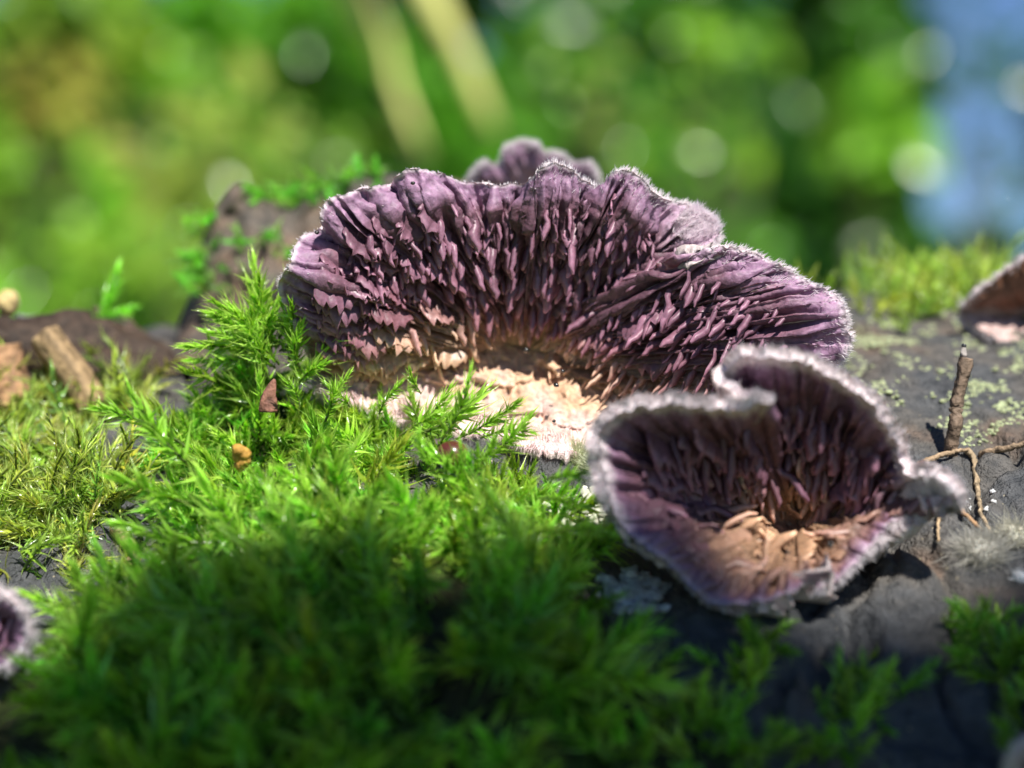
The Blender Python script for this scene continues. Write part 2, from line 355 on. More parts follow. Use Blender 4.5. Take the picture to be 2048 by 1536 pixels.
def bracket(name, label, base, ctr, outline, closed, N, R, pw, colf, groove, gfreq, thick, teeth_n, ind_max, hair_n, tooth_s=1.0, lam=None, rmin=.16, rmax=.9, curl=None, wob=5.0, hairlen=.045, group=None, hairband=.9, hairboost=None, fq=.78, skip=None):
    T = thing(name, label, 'fungus', base, group)
    o = list(outline) + ([outline[0]] if closed else [])
    O = spline(o, N + (1 if closed else 0))
    if closed: O = O[:-1]
    s = np.arange(len(O)); N = len(O)
    # ruffles of the rim
    tg = np.gradient(O[:, :2], axis=0); nr = nrm(np.stack([tg[:, 1], -tg[:, 0]], -1))
    ph = s / N * 2 * np.pi if closed else None
    arc = np.concatenate([[0], np.cumsum(np.linalg.norm(np.diff(O[:, :2], axis=0), axis=1))])
    def pn(f, k):
        if closed: return fbm(np.cos(ph) * arc[-1] * f / 6.28, np.sin(ph) * arc[-1] * f / 6.28, k, 3)
        return fbm(arc * f, 0 * arc + k, k * .7, 3)
    O[:, :2] += nr * (wob * 1.6 * pn(.03, 1.3) + wob * pn(.11, 5.3))[:, None]
    r = np.linspace(0.0, 1, R)[None, :]
    kw = max(9, N // 9) | 1; ker = np.hanning(kw + 2)[1:-1]; ker /= ker.sum()
    OS = np.stack([np.convolve(np.pad(O[:, q], kw // 2, 'wrap' if closed else 'edge'), ker, 'valid') for q in range(3)], -1)
    bl = (sm(.66, .98, r))[..., None]; OE = OS[:, None] * (1 - bl) + O[:, None] * bl
    px = ctr[0] + (OE[..., 0] - ctr[0]) * r; py = ctr[1] + (OE[..., 1] - ctr[1]) * r
    yy = OE[..., 2] + (ctr[2] - OE[..., 2]) * (1 - r) ** (pw(O)[:, None] if callable(pw) else pw)
    yy = yy + .05 * sm(.55, 1, r) * (pn(.022, 2.7) * 2.2)[:, None]
    if curl is not None: yy = yy + curl(px, py, r)
    G = P(px, py, yy)
    def normals(G):
        if closed: du = np.roll(G, -1, 0) - np.roll(G, 1, 0)
        else: du = np.gradient(G, axis=0)
        dv = np.gradient(G, axis=1); n = np.cross(dv, du); n = nrm(n)
        if n[..., 1].mean() > 0: n = -n
        n[:, 0] = nrm(n[:, min(3, R - 1)].mean(0)); return n
    n0 = normals(G)
    A = arc[:, None]
    gr = fbm(A * gfreq, r * 2.2, 3.3, 3) if not closed else fbm(np.cos(ph)[:, None] * arc[-1] * gfreq / 6.28, np.sin(ph)[:, None] * arc[-1] * gfreq / 6.28, r * 2.2, 3)
    rid = 1 - np.abs(gr) * 3.2
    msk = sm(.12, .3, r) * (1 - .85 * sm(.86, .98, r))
    G = G + n0 * (groove * np.clip(rid, -1, 1) * msk + .02 * fbm(px / 22, py / 22, 1.0, 3) + .012 * fbm(px / 7, py / 7, 3.0, 2))[..., None]
    n1 = normals(G)
    C = colf(px, py, r + 0 * px); C = C * (1 - .35 * msk * sm(.9, .7, r) * (1 if teeth_n else 0))[..., None]  # toothed zone coloured darker, painting in the shade between the teeth
    Bk = G - n0 * (thick * (1 + 1.3 * (1 - r)) * (1 - .55 * r ** 8))[..., None]
    CB = np.broadcast_to(lerp(np.array([.45, .33, .30]), PALE, .5), Bk.shape) * (.9 + .3 * fbm(px / 30, py / 30, 9.)[..., None])
    V = np.concatenate([G.reshape(-1, 3), Bk.reshape(-1, 3)]); CC = np.concatenate([C.reshape(-1, 3), CB.reshape(-1, 3)])
    f = grid_faces(N, R, closed); oo = N * R
    i = np.arange(N if closed else N - 1); j = (i + 1) % N
    rim = np.stack([i * R + R - 1, j * R + R - 1, oo + j * R + R - 1, oo + i * R + R - 1], -1)
    Fs = [f, f[:, ::-1] + oo, rim[:, ::-1]]
    if not closed:
        k = np.arange(R - 1)
        for e, fl in ((0, 1), (N - 1, -1)): Fs.append(np.stack([e * R + k, e * R + k + 1, oo + e * R + k + 1, oo + e * R + k], -1)[:, ::fl])
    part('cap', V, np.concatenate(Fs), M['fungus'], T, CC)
    # teeth
    if teeth_n:
        dt = 0; pts = []; cell = {}
        tries = teeth_n * 14; mind = 15.0 * tooth_s
        ii = rng.integers(0, N, tries); jj = (np.sqrt(rng.uniform(rmin ** 2, rmax ** 2, tries)) * (R - 1)).astype(int)
        keep = []
        for a, b in zip(ii, jj):
            x, y = px[a, b], py[a, b]
            cx, cy = int(x // mind), int(y // mind); ok = True
            for qx in (cx - 1, cx, cx + 1):
                for qy in (cy - 1, cy, cy + 1):
                    for (u, v) in cell.get((qx, qy), ()):
                        if ((u - x) / 1.0) ** 2 + ((v - y) / 1.35) ** 2 < mind * mind: ok = False
            if ok and skip is not None and rng.uniform() < skip(x, y): ok = False
            if ok: cell.setdefault((cx, cy), []).append((x, y)); keep.append((a, b))
            if len(keep) >= teeth_n: break
        k = np.array(keep); a, b = k[:, 0], k[:, 1]
        p = G[a, b]; n = n0[a, b]; inn = nrm(G[a, np.maximum(b - 4, 0)] - G[a, np.minimum(b + 1, R - 1)])
        tan = nrm(np.cross(n, inn)); down = np.array([0, 0, -1.0])
        rr = b / (R - 1)
        nn = len(k)
        L = lam(px[a, b], py[a, b], rr) if lam is not None else np.zeros(nn)
        isl = rng.uniform(size=nn) < L
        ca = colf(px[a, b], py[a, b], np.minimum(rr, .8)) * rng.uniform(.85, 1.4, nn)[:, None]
        size = tooth_s * rng.uniform(.7, 1.25, nn) * (1 - .35 * sm(.72, .9, rr)) * (1 - .3 * sm(.4, .15, rr))
        d = nrm(inn * .25 + n * .62 + down * .58 + rand_unit(nn) * .2)
        up = nrm(n * .55 + down * .65 + rand_unit(nn) * .15)
        Ms = frames(p - n * .02, d, tan, size)
        # lamella: local Y along the radius, local Z up
        Yl = nrm(inn + rand_unit(nn) * .12); Zl = nrm(up - (up * Yl).sum(-1, keepdims=True) * Yl); Xl = np.cross(Yl, Zl)
        Ml = np.zeros_like(Ms); Ml[:, :3, 0] = Xl; Ml[:, :3, 1] = Yl; Ml[:, :3, 2] = Zl; Ml[:, :3, :3] *= size[:, None, None]; Ml[:, :3, 3] = p - n * .015; Ml[:, 3, 3] = 1
        MM = np.where(isl[:, None, None], Ml, Ms)
        var = rng.integers(0, 6, nn)
        order = np.argsort(-size); ind = order[:ind_max]; rest = order[ind_max:]
        b0 = Vector(base)
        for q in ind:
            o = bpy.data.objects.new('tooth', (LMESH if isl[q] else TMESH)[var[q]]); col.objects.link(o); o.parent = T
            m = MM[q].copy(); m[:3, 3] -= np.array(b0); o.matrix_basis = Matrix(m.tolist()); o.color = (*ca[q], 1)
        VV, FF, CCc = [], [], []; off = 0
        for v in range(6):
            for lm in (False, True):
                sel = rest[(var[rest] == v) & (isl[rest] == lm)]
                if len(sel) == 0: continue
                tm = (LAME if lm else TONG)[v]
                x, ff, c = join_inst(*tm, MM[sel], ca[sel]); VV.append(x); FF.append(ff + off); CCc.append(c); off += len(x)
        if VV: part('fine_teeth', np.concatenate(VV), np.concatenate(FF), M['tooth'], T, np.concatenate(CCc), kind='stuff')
    # hair along the rim and the felted back
    a = rng.integers(0, N, hair_n); q = rng.uniform(size=hair_n)
    jr = np.where(q < .55, R - 1, (R * (1 - (1 - hairband) * rng.uniform(size=hair_n) ** 1.5) - 1).astype(int)).astype(int)
    front = (q > fq)
    if hairboost is not None:
        pr = hairboost(px[a, jr], py[a, jr]); kp = rng.uniform(size=hair_n) < pr; a, jr, front, q = a[kp], jr[kp], front[kp], q[kp]
    u = rng.uniform(size=len(a))[:, None]
    pos = np.where(front[:, None], G[a, jr], G[a, jr] * (1 - u) + Bk[a, jr] * u)
    out = nrm(G[a, jr] - G[a, np.maximum(jr - 3, 0)])
    d = out * .9 + np.where(front[:, None], n0[a, jr] * .7, -n0[a, jr] * rng.uniform(-.2, .9, len(a))[:, None]) + rand_unit(len(a)) * .35
    ln = hairlen * rng.uniform(.5, 1.25, len(a)) * (1 if hairboost is None else (.35 + .65 * hairboost(px[a, jr], py[a, jr]))); cl = lerp(PALE, np.array([.93, .90, .92]), rng.uniform(size=len(a))[:, None])
    hairs('hair_fringe', pos, d, ln, .0045, cl, T)
    return T, G, n0, px, py

# --- the large fungus
BIG = [(632, 742, .30), (598, 676, .12), (566, 604, -.05), (562, 565, -.12), (580, 520, -.14), (588, 490, -.06), (612, 470, -.02), (648, 456, .02), (640, 430, -.12), (656, 402, -.16), (700, 382, -.12), (742, 374, -.06), (786, 372, .02),
       (792, 352, -.14), (828, 338, -.18), (856, 340, -.10), (884, 348, -.05), (925, 362, -.02), (980, 366, .00), (1040, 368, .02), (1062, 356, -.10), (1078, 338, -.16), (1106, 326, -.16), (1140, 342, -.10), (1170, 362, -.02),
       (1200, 374, .02), (1222, 352, -.08), (1258, 342, -.14), (1286, 356, -.10), (1306, 380, -.04), (1334, 400, .02), (1378, 412, .06), (1418, 436, .10), (1438, 470, .12), (1424, 496, .02), (1392, 504, -.16), (1408, 508, -.22), (1440, 498, -.22), (1482, 500, -.22),
       (1530, 516, -.20), (1576, 540, -.22), (1606, 562, -.24), (1648, 576, -.30), (1680, 598, -.38), (1694, 632, -.42), (1698, 680, -.40), (1690, 716, -.32), (1650, 742, -.20), (1560, 770, -.05), (1450, 800, .10), (1380, 812, .25)]
def cream_line(px): return np.interp(px, [600, 700, 850, 950, 1040, 1150, 1300, 1400, 1500, 1700], [800, 722, 656, 656, 670, 712, 765, 792, 830, 900])
def big_col(px, py, r):
    nzv = fbm(px / 45, py / 30, 6.0, 4)
    d = py + 30 * nzv - cream_line(px)
    cr = sm(-80, 22, d); br = sm(-150, -30, d)
    edge = sm(.80, .93, r + .08 * fbm(px / 60, py / 60, 2.)); wh = sm(.975, 1.0, r)
    c = lerp(MAUVE, LILAC, edge[..., None])
    c = lerp(c, MAUVE * np.array([1.05, .92, .78]), (br * (1 - cr))[..., None])
    c = lerp(c, CREAM, cr[..., None]); c = lerp(c, PALE, (wh * .6)[..., None])
    furry = np.exp(-((px - 1395) / 55) ** 2 - ((py - 455) / 40) ** 2)
    c = lerp(c, np.array([.66, .48, .58]), np.clip(furry * 1.2, 0, .9)[..., None])
    return c * (1 + .35 * nzv)[..., None]
def big_lam(px, py, r): return np.clip(sm(960, 700, px) * sm(400, 540, py) * .85 + .03 + .1 * sm(.75, .88, r), 0, 1)
def big_hair(px, py): return np.clip(.12 + .88 * sm(1050, 1250, px) + .15 * sm(660, 600, px) + .5 * np.exp(-((px - 1110) / 40) ** 2), 0, 1)
base = on_log(1040, 800)
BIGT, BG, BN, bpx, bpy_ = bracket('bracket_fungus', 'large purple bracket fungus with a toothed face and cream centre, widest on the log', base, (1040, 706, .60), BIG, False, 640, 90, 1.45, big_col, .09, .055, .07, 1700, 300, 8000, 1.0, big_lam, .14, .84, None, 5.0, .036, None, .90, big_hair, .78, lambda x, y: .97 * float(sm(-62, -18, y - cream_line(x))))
fz = np.exp(-((bpx - 1392) / 50) ** 2 - ((bpy_ - 452) / 36) ** 2); ii = np.argwhere(fz > .35); kk = ii[rng.integers(0, len(ii), 2600)]
hairs('felt_patch', BG[kk[:, 0], kk[:, 1]], BN[kk[:, 0], kk[:, 1]] * .6 + np.array([.45, -.2, .6]) + rand_unit(2600) * .45, .06 * rng.uniform(.5, 1.3, 2600), .0045, np.tile([.93, .86, .90], (2600, 1)), BIGT)
# effused cream base lying on the bark
def build_pad():
    n, m = 200, 60
    U = spline([(612, 742, .30), (700, 704, .30), (800, 672, .36), (900, 668, .45), (1040, 698, .52), (1160, 722, .45), (1290, 770, .30), (1440, 812, .15)], n)
    Lo = spline([(628, 770, 0), (690, 800, 0), (800, 842, 0), (900, 862, 0), (985, 872, 0), (1060, 898, 0), (1110, 905, 0), (1190, 900, 0), (1270, 880, 0), (1360, 862, 0), (1450, 850, 0)], n)
    Lo[:, 1] += 6 * fbm(np.arange(n) / 5, 0 * np.arange(n), 3.) + 4 * fbm(np.arange(n) / 2., 0 * np.arange(n), 9.)
    for i in range(n): Lo[i, 2] = min(ray_y(Lo[i, 0], Lo[i, 1]), .3) - .13
    v = np.linspace(0, 1, m)[None, :]
    px = U[:, :1] * (1 - v) + Lo[:, :1] * v; py = U[:, 1:2] * (1 - v) + Lo[:, 1:2] * v
    yy = U[:, 2:3] * (1 - v) + Lo[:, 2:3] * v + .10 * np.sin(np.pi * v) ** .8
    ter = fbm(px / 55, py / 28, 4., 3)
    yy = yy - .05 * fbm(px / 30, py / 24, 2., 4) - .045 * sm(.02, .12, ter) * sm(0, .3, v) * sm(1, .8, v) - .03 * fbm(px / 8, py / 10, 5., 2)
    G = P(px, py, yy); B = G + np.array([0, .16, -.10])
    nzv = fbm(px / 40, py / 30, 8., 4)
    c = lerp(np.broadcast_to(CREAM * 1.08, G.shape), PINKW, np.clip(sm(.22, .7, v + .5 * nzv + .5 * sm(820, 700, px) + .35 * sm(1180, 1300, px)), 0, 1)[..., None])
    c = lerp(c, PALE * np.array([1.04, .96, .95]), (sm(.82, 1.0, v + .2 * nzv) * .7)[..., None])
    c = c * (1 + .30 * fbm(px / 18, py / 14, 3., 3))[..., None]
    V = np.concatenate([G.reshape(-1, 3), B.reshape(-1, 3)]); o = n * m; f = grid_faces(n, m); i = np.arange(n - 1)
    rim = np.stack([i * m + m - 1, (i + 1) * m + m - 1, o + (i + 1) * m + m - 1, o + i * m + m - 1], -1)
    part('effused_base', V, np.concatenate([f, f[:, ::-1] + o, rim]), M['fungus'], BIGT, np.concatenate([c.reshape(-1, 3), (c * .9).reshape(-1, 3)]))
    k = 3600; a = rng.integers(0, n, k); b = (m - 1 - (rng.uniform(size=k) ** 2 * 16)).astype(int)
    out = nrm(G[a, b] - G[a, b - 3]); d = out + np.array([0, -.25, 0]) + rand_unit(k) * .35
    hairs('base_fringe', G[a, b], d, .075 * rng.uniform(.5, 1.2, k), .005, np.broadcast_to(PALE * np.array([1.05, .98, .96]), (k, 3)), BIGT)
    # ragged flakes in the cream centre
    k = 8; a = rng.integers(50, 150, k); b = rng.integers(0, 14, k)
    Mx = frames(G[a, b], np.array([0, -.7, -.35]) + rand_unit(k) * .7, rand_unit(k), rng.uniform(.6, 1.3, k))
    V, F, C = join_inst(*TONG[2], Mx, np.broadcast_to(CREAM * 1.15, (k, 3))); part('flakes', V, F, M['fungus'], BIGT, C, kind='stuff')
build_pad()

# --- the small cupped fungus in front
SML = [(1456, 748, -1.16), (1474, 726, -1.22), (1505, 716, -1.28), (1550, 714, -1.32), (1605, 724, -1.34), (1662, 752, -1.34), (1718, 792, -1.32), (1764, 832, -1.28), (1794, 880, -1.22), (1804, 918, -1.18), (1822, 946, -1.24), (1866, 952, -1.34), (1908, 978, -1.38), (1916, 1000, -1.36), (1890, 1016, -1.28),
       (1838, 1024, -1.14), (1790, 1044, -1.10), (1752, 1082, -1.16), (1708, 1132, -1.26), (1662, 1168, -1.34), (1632, 1182, -1.38), (1614, 1150, -1.30), (1592, 1180, -1.44), (1540, 1196, -1.48), (1480, 1210, -1.50), (1418, 1204, -1.48), (1376, 1166, -1.44), (1314, 1112, -1.42), (1258, 1064, -1.40), (1220, 1004, -1.38), (1200, 938, -1.36), (1198, 872, -1.34),
       (1222, 834, -1.34), (1270, 814, -1.36), (1340, 808, -1.40), (1410, 816, -1.46), (1470, 818, -1.54), (1524, 808, -1.62), (1544, 792, -1.60), (1520, 784, -1.48), (1480, 776, -1.28)]
def sml_col(px, py, r):
    nzv = fbm(px / 40, py / 40, 2.0, 4)
    low = sm(960, 1090, py + 40 * nzv) * sm(.98, .6, r)
    cr = np.clip(sm(.52, .18, r + .12 * nzv) + low * .9 * sm(1330, 1480, px), 0, 1)
    c = lerp(MAUVE * .8, LILAC * .9, sm(.84, .96, r)[..., None]); c = lerp(c, CREAM * np.array([.78, .72, .68]), cr[..., None])
    tip = np.exp(-((px - 1862) / 48) ** 2 - ((py - 972) / 24) ** 2)
    return lerp(c, PALE, np.clip(sm(.93, .985, r) * (.25 + .6 * sm(1090, 960, py)) + tip, 0, .9)[..., None]) * (1 + .3 * nzv)[..., None]
SB = on_log(1590, 1060)
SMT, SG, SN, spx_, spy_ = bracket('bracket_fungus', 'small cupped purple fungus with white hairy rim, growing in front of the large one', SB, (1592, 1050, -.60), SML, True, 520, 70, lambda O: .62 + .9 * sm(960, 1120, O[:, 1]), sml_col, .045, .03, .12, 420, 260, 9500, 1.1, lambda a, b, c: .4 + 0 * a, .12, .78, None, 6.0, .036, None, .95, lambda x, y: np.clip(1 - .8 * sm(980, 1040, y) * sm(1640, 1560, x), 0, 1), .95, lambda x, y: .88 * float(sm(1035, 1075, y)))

fz = np.exp(-((spx_ - 1862) / 48) ** 2 - ((spy_ - 976) / 24) ** 2); ii = np.argwhere(fz > .3); kk = ii[rng.integers(0, len(ii), 1800)]
hairs('felt_patch', SG[kk[:, 0], kk[:, 1]], SN[kk[:, 0], kk[:, 1]] * .6 + np.array([.35, -.3, .5]) + rand_unit(1800) * .4, .05 * rng.uniform(.5, 1.3, 1800), .005, np.tile([.94, .92, .95], (1800, 1)), SMT)
# --- little cup at the left edge
LFT = [(a, b, c - .42) for a, b, c in [(-90, 1200, -1.0), (-50, 1178, -1.06), (0, 1186, -1.12), (36, 1214, -1.14), (56, 1262, -1.14), (40, 1310, -1.10), (0, 1338, -1.06), (-50, 1342, -1.0), (-95, 1310, -.95), (-110, 1250, -.95)]]
def lft_col(px, py, r):
    c = lerp(CREAM * .55 + 0 * r[..., None], MAUVE * .8, sm(.15, .45, r)[..., None]); c = lerp(c, LILAC * .85, sm(.5, .8, r)[..., None])
    return lerp(c, PALE, sm(.88, .98, r)[..., None])
bracket('bracket_fungus', 'tiny purple cup fungus with pale woolly rim among yellowish moss', P(-28, 1275, -1.05), (-25, 1275, -1.05), LFT, True, 200, 40, 1.3, lft_col, .02, .04, .06, 60, 60, 1500, .9, None, .2, .7, None, 3.0, .05)
# --- fungus behind, on the bark slab
BCK = [(925, 400, 2.1), (945, 352, 1.85), (968, 330, 1.78), (998, 330, 1.80), (1004, 306, 1.72), (1030, 292, 1.70), (1068, 292, 1.70), (1092, 304, 1.74), (1128, 312, 1.75), (1140, 332, 1.82), (1170, 330, 1.78), (1194, 352, 1.85), (1200, 392, 2.0)]
def bck_col(px, py, r): return lerp(np.array([.52, .34, .40]) + 0 * r[..., None], LILAC * 1.05, sm(.6, .95, r)[..., None])
bracket('bracket_fungus', 'pale purple bracket fungus with scalloped edge peeping up behind the large fungus', P(1070, 430, 2.2), (1070, 440, 2.25), BCK, False, 200, 40, 1.5, bck_col, .02, .03, .07, 0, 0, 2500, 1, None, .2, .8, None, 5.0, .04)
# --- brown-topped fungus at the right edge
RGT = [(a, b - 16, c - .20) for a, b, c in [(1915, 640, 1.9), (1945, 612, 1.7), (1985, 580, 1.55), (2030, 545, 1.5), (2090, 520, 1.5), (2160, 540, 1.7), (2190, 620, 1.9), (2160, 690, 1.8), (2080, 712, 1.6), (2020, 704, 1.55), (1965, 676, 1.7)]]
def rgt_col(px, py, r):
    lo = sm(606, 626, py + 8 * fbm(px / 20, py / 20, 1.)); return lerp(np.array([.16, .07, .04]) + 0 * r[..., None], np.array([.52, .37, .34]), lo[..., None])
bracket('bracket_fungus', 'brown fungus with a pale pink lower lip beside the lichen at the log crest', P(2060, 690, 2.2), (2060, 638, 2.0), RGT, True, 200, 40, 1.6, rgt_col, .02, .03, .10, 0, 0, 700, 1, None, .2, .8, None, 5.0, .05)
# --- pale cup in the shade, lower right corner
CRN = [(a + 22, b + 14, c) for a, b, c in [(2000, 1540, -2.5), (2016, 1500, -2.56), (2050, 1480, -2.6), (2100, 1486, -2.6), (2130, 1530, -2.5), (2110, 1590, -2.4), (2050, 1600, -2.4), (2010, 1580, -2.4)]]
bracket('bracket_fungus', 'violet cup fungus with bluish white rim in the shade below the lone bark', P(2066, 1560, -2.15), (2088, 1559, -2.15), CRN, True, 160, 36, 1.3, lft_col, .015, .04, .06, 0, 0, 2500, 1, None, .2, .7, None, 3.0, .05)

# ------------------------------------------------------------------ moss
def moss_leaf(l, w, curl):
    V = []; rows = [(0, .6), (.18, 1), (.42, .62), (.70, .15)]
    for t, k in rows:
        z = curl * l * t * t; V += [(-w * k * .5, l * t, z + .15 * w * k), (0, l * t, z - .1 * w), (w * k * .5, l * t, z + .15 * w * k)]
    V.append((0, l, curl * l))
    F = []
    for i in range(3):
        a = i * 3; F += [(a, a + 1, a + 4), (a, a + 4, a + 3), (a + 1, a + 2, a + 5), (a + 1, a + 5, a + 4)]
    F += [(9, 10, 12), (10, 11, 12)]
    return np.array(V), np.array(F)
def moss_shoot(seed, L, nl, ll, lw, curl, spread, leafcol, tipcol, bend=.25):
    rs = np.random.default_rng(seed)
    t = np.linspace(0, 1, 9); ang = rs.uniform(0, 6.28)
    ctr = np.stack([bend * L * t ** 2 * math.cos(ang) + .03 * L * np.sin(t * 5 + seed), L * t * (1 - .12 * t), bend * L * t ** 2 * math.sin(ang)], -1)
    Vs, F0 = tube(ctr, .012 * (1 - .6 * t), 4)
    Fs = [f for f in F0 if len(f) == 4][:32]
    VV = [Vs]; FF = [np.array([(a, b, c) for a, b, c, d in Fs] + [(a, c, d) for a, b, c, d in Fs])]
    CC = [np.tile(np.array([.10, .16, .03]), (len(Vs), 1))]; off = len(Vs)
    tang = nrm(np.gradient(ctr, axis=0))
    for k in range(nl):
        u = (k + .5) / nl; u = u ** .8; i = u * 8; i0 = min(int(i), 7); fr = i - i0
        p = ctr[i0] * (1 - fr) + ctr[i0 + 1] * fr; T = tang[i0]
        th = k * 2.39996 + rs.normal() * .3; a = nrm(np.cross(T, [.3, .1, .9])); b = np.cross(T, a); rad = a * math.cos(th) + b * math.sin(th)
        op = spread * (1 - .65 * max(0, u - .6) / .4) * rs.uniform(.55, 1.4)
        d = nrm(T * math.cos(op) + rad * math.sin(op)); X = np.cross(d, rad); X = nrm(X + .45 * rs.normal(size=3))
        sc = (.65 + .5 * math.sin(math.pi * min(1, u + .1))) * rs.uniform(.6, 1.3)
        v, f = moss_leaf(ll * sc, lw * sc, curl * rs.uniform(.4, 1.3))
        Z = np.cross(X, d); w_ = v[:, :1] * X + v[:, 1:2] * d + v[:, 2:3] * Z + p
        VV.append(w_); FF.append(f + off); off += len(v)
        g = v[:, 1:2] / (ll * sc); lc = lerp(leafcol, tipcol, g ** 1.3) * rs.uniform(.75, 1.2) * (.75 + .35 * u)
        CC.append(lc)
    return np.concatenate(VV), np.concatenate(FF), np.concatenate(CC)
G1 = np.array([.26, .62, .025]); G1t = np.array([.58, .84, .18]); Y1 = np.array([.42, .62, .04]); Y1t = np.array([.74, .86, .30])
FEA = [moss_shoot(i, .50 + .08 * (i % 3), 64, .165, .030, -.55, .95, G1, G1t) for i in range(7)]
CUR = [moss_shoot(50 + i, .34 + .06 * (i % 3), 40, .115, .017, -.9, 1.0, Y1, Y1t, .6) for i in range(5)]
def dens_moss(px, py):
    """image-space sketch of where the moss cushions lie on the log (used only on the surface points)"""
    return 0
def scatter(n, xr, yr, keepf):
    x = rng.uniform(*xr, n); y = rng.uniform(*yr, n); k = rng.uniform(size=n) < keepf(x, y); return x[k], y[k]
def shoot_mats(x, y, f, sc, lean, rnd, sink=.06):
    z = f(x, y); n = snorm(x, y, f); k = len(x)
    d = nrm(n * .55 + np.array(lean) + rand_unit(k) * rnd)
    o = np.stack([x, y, z], -1) - n * sink
    return frames(o, d, rand_unit(k), sc), d
def moss_mass(name, label, tmpl, x, y, f, sc, lean, rnd, tint, sink=.06, mats=None):
    VV, FF, CC = [], [], []; off = 0
    Ms = mats if mats is not None else shoot_mats(x, y, f, sc, lean, rnd, sink)[0]
    var = rng.integers(0, len(tmpl), len(Ms))
    tc = np.asarray(tint) * (rng.uniform(.7, 1.25, (len(Ms), 1)) * (1 + rng.normal(size=(len(Ms), 3)) * np.array([.14, .06, .1])))
    for v in range(len(tmpl)):
        s = var == v
        if not s.any(): continue
        a, b, c = join_inst(*tmpl[v], Ms[s], tc[s]); VV.append(a); FF.append(b + off); CC.append(c); off += len(a)
    solo(name, np.concatenate(VV), np.concatenate(FF), M['moss'], label, 'moss', None, np.clip(np.concatenate(CC), 0, 1), 'stuff')
def G2(x, y, cx, cy, sx, sy): return np.exp(-((x - cx) / sx) ** 2 - ((y - cy) / sy) ** 2)
def pxy(x, y, f=surf):
    z = f(x, y); d = CAMD + y; return 1024 + x / (d * K), 768 - z / (d * K)
# main bright cushion
def k_main(x, y):
    a, b = pxy(x, y)
    left = np.interp(b, [640, 720, 800, 900, 1000, 1100, 1180, 1280, 1536], [470, 500, 430, 370, 330, 400, 420, 60, -50])
    right = np.interp(b, [640, 740, 800, 870, 930, 1000, 1100, 1250, 1536], [600, 640, 960, 1030, 1110, 1130, 1140, 1160, 1240])
    top = np.interp(a, [250, 430, 530, 620, 800, 950, 1100, 1250], [910, 830, 690, 800, 842, 886, 950, 1010])
    return sm(0, 60, np.maximum(a - 150, np.abs(b - 1340) - 180)) * sm(-25, 25, a - left) * sm(-20, 20, right - a) * sm(-5, 40, b - top) * sm(1700, 1600, b)
x, y = scatter(7000, (-2.9, .8), (-2.7, .9), lambda x, y: k_main(x, y) * np.clip(.62 + 1.5 * fbm(x * 2.4, y * 2.4, 5., 2), .06, 1))
moss_mass('moss_mat', 'bright green feathery moss cushion in front of the large fungus', FEA, x, y, surf, np.clip(.50 * np.exp(.32 * rng.normal(size=len(x))), .28, 1.05) * (1 + .30 * sm(-.8, -1.5, y)), (-.10, -.50, .12), .75, (1, 1, 1))
print('main shoots', len(x))
# bed under the cushion
def build_bed():
    xs = np.linspace(-3.4, 1.6, 150); ys = np.linspace(-3.2, 1.2, 130); X, Y = np.meshgrid(xs, ys, indexing='ij')
    m = mound(X, Y); Z = logz(X, Y) + m - .045 + .04 * fbm(X * 6, Y * 6, 1., 3) * sm(.02, .1, m)
    V = np.stack([X, Y, Z], -1).reshape(-1, 3)
    c = lerp(np.array([.035, .035, .015]), np.array([.05, .085, .015]), sm(-.2, .3, fbm(X * 3, Y * 3, 4.))[..., None]).reshape(-1, 3)
    link('moss_bed', mk_mesh('moss_bed', V, grid_faces(150, 130), M['soil'], c), label='dark crumbly humus beneath the green moss cushion', cat='humus', kind='stuff')
build_bed()
# yellow-green curly moss on the left
def k_yel(x, y):
    a, b = pxy(x, y, logz); right = np.interp(b, [760, 900, 1050, 1150, 1330], [330, 260, 240, 230, 120])
    return sm(0, 60, np.maximum(a - 80, np.abs(b - 1280) - 105)) * sm(-40, 30, right - a) * sm(760, 800, b) * sm(1380, 1320, b) * np.clip(.35 + 1.5 * fbm(x * 2.2, y * 2.2, 3.), 0.04, 1) * (.45 + .55 * sm(900, 1050, b))
x, y = scatter(2600, (-3.3, -1.5), (-1.9, 1.6), k_yel)
moss_mass('moss_mat', 'yellow-green curly moss creeping over bark beside the tiny cup fungus', CUR, x, y, logz, rng.uniform(.7, 1.2, len(x)), (0, -.2, .25), .8, (1, 1, 1), .03)
# shaded sprigs on the front bark, right
def k_rt(x, y):
    a, b = pxy(x, y, logz)
    q = sm(1230, 1300, b) * sm(1560, 1480, a) * sm(1180, 1240, a) + sm(1660, 1760, a + .35 * (b - 1250)) * sm(1180, 1260, b)
    return np.clip(q * (.25 + 1.6 * fbm(x * 2.5 + 3, y * 2.5, 1.)), 0, 1)
x, y = scatter(1500, (.2, 2.6), (-2.9, -1.0), k_rt)
moss_mass('moss_mat', 'sparse green moss sprigs on bare bark below the small cupped fungus', FEA, x, y, logz, rng.uniform(.35, .62, len(x)), (0, -.3, .3), .8, (.95, .95, 1))
# moss along the right crest
def k_crest(x, y):
    return np.clip(.35 + 1.6 * fbm(x * 1.6, y * 1.2, 6.), 0, 1) * sm(1.2, 1.7, x)
x, y = scatter(2200, (1.2, 4.6), (1.9, 4.4), k_crest)
moss_mass('moss_mat', 'light green moss lining the log crest behind the dry twig', CUR, x, y, logz, rng.uniform(.5, 1.0, len(x)), (0, -.2, .4), .9, (1, 1.1, .9), .03)
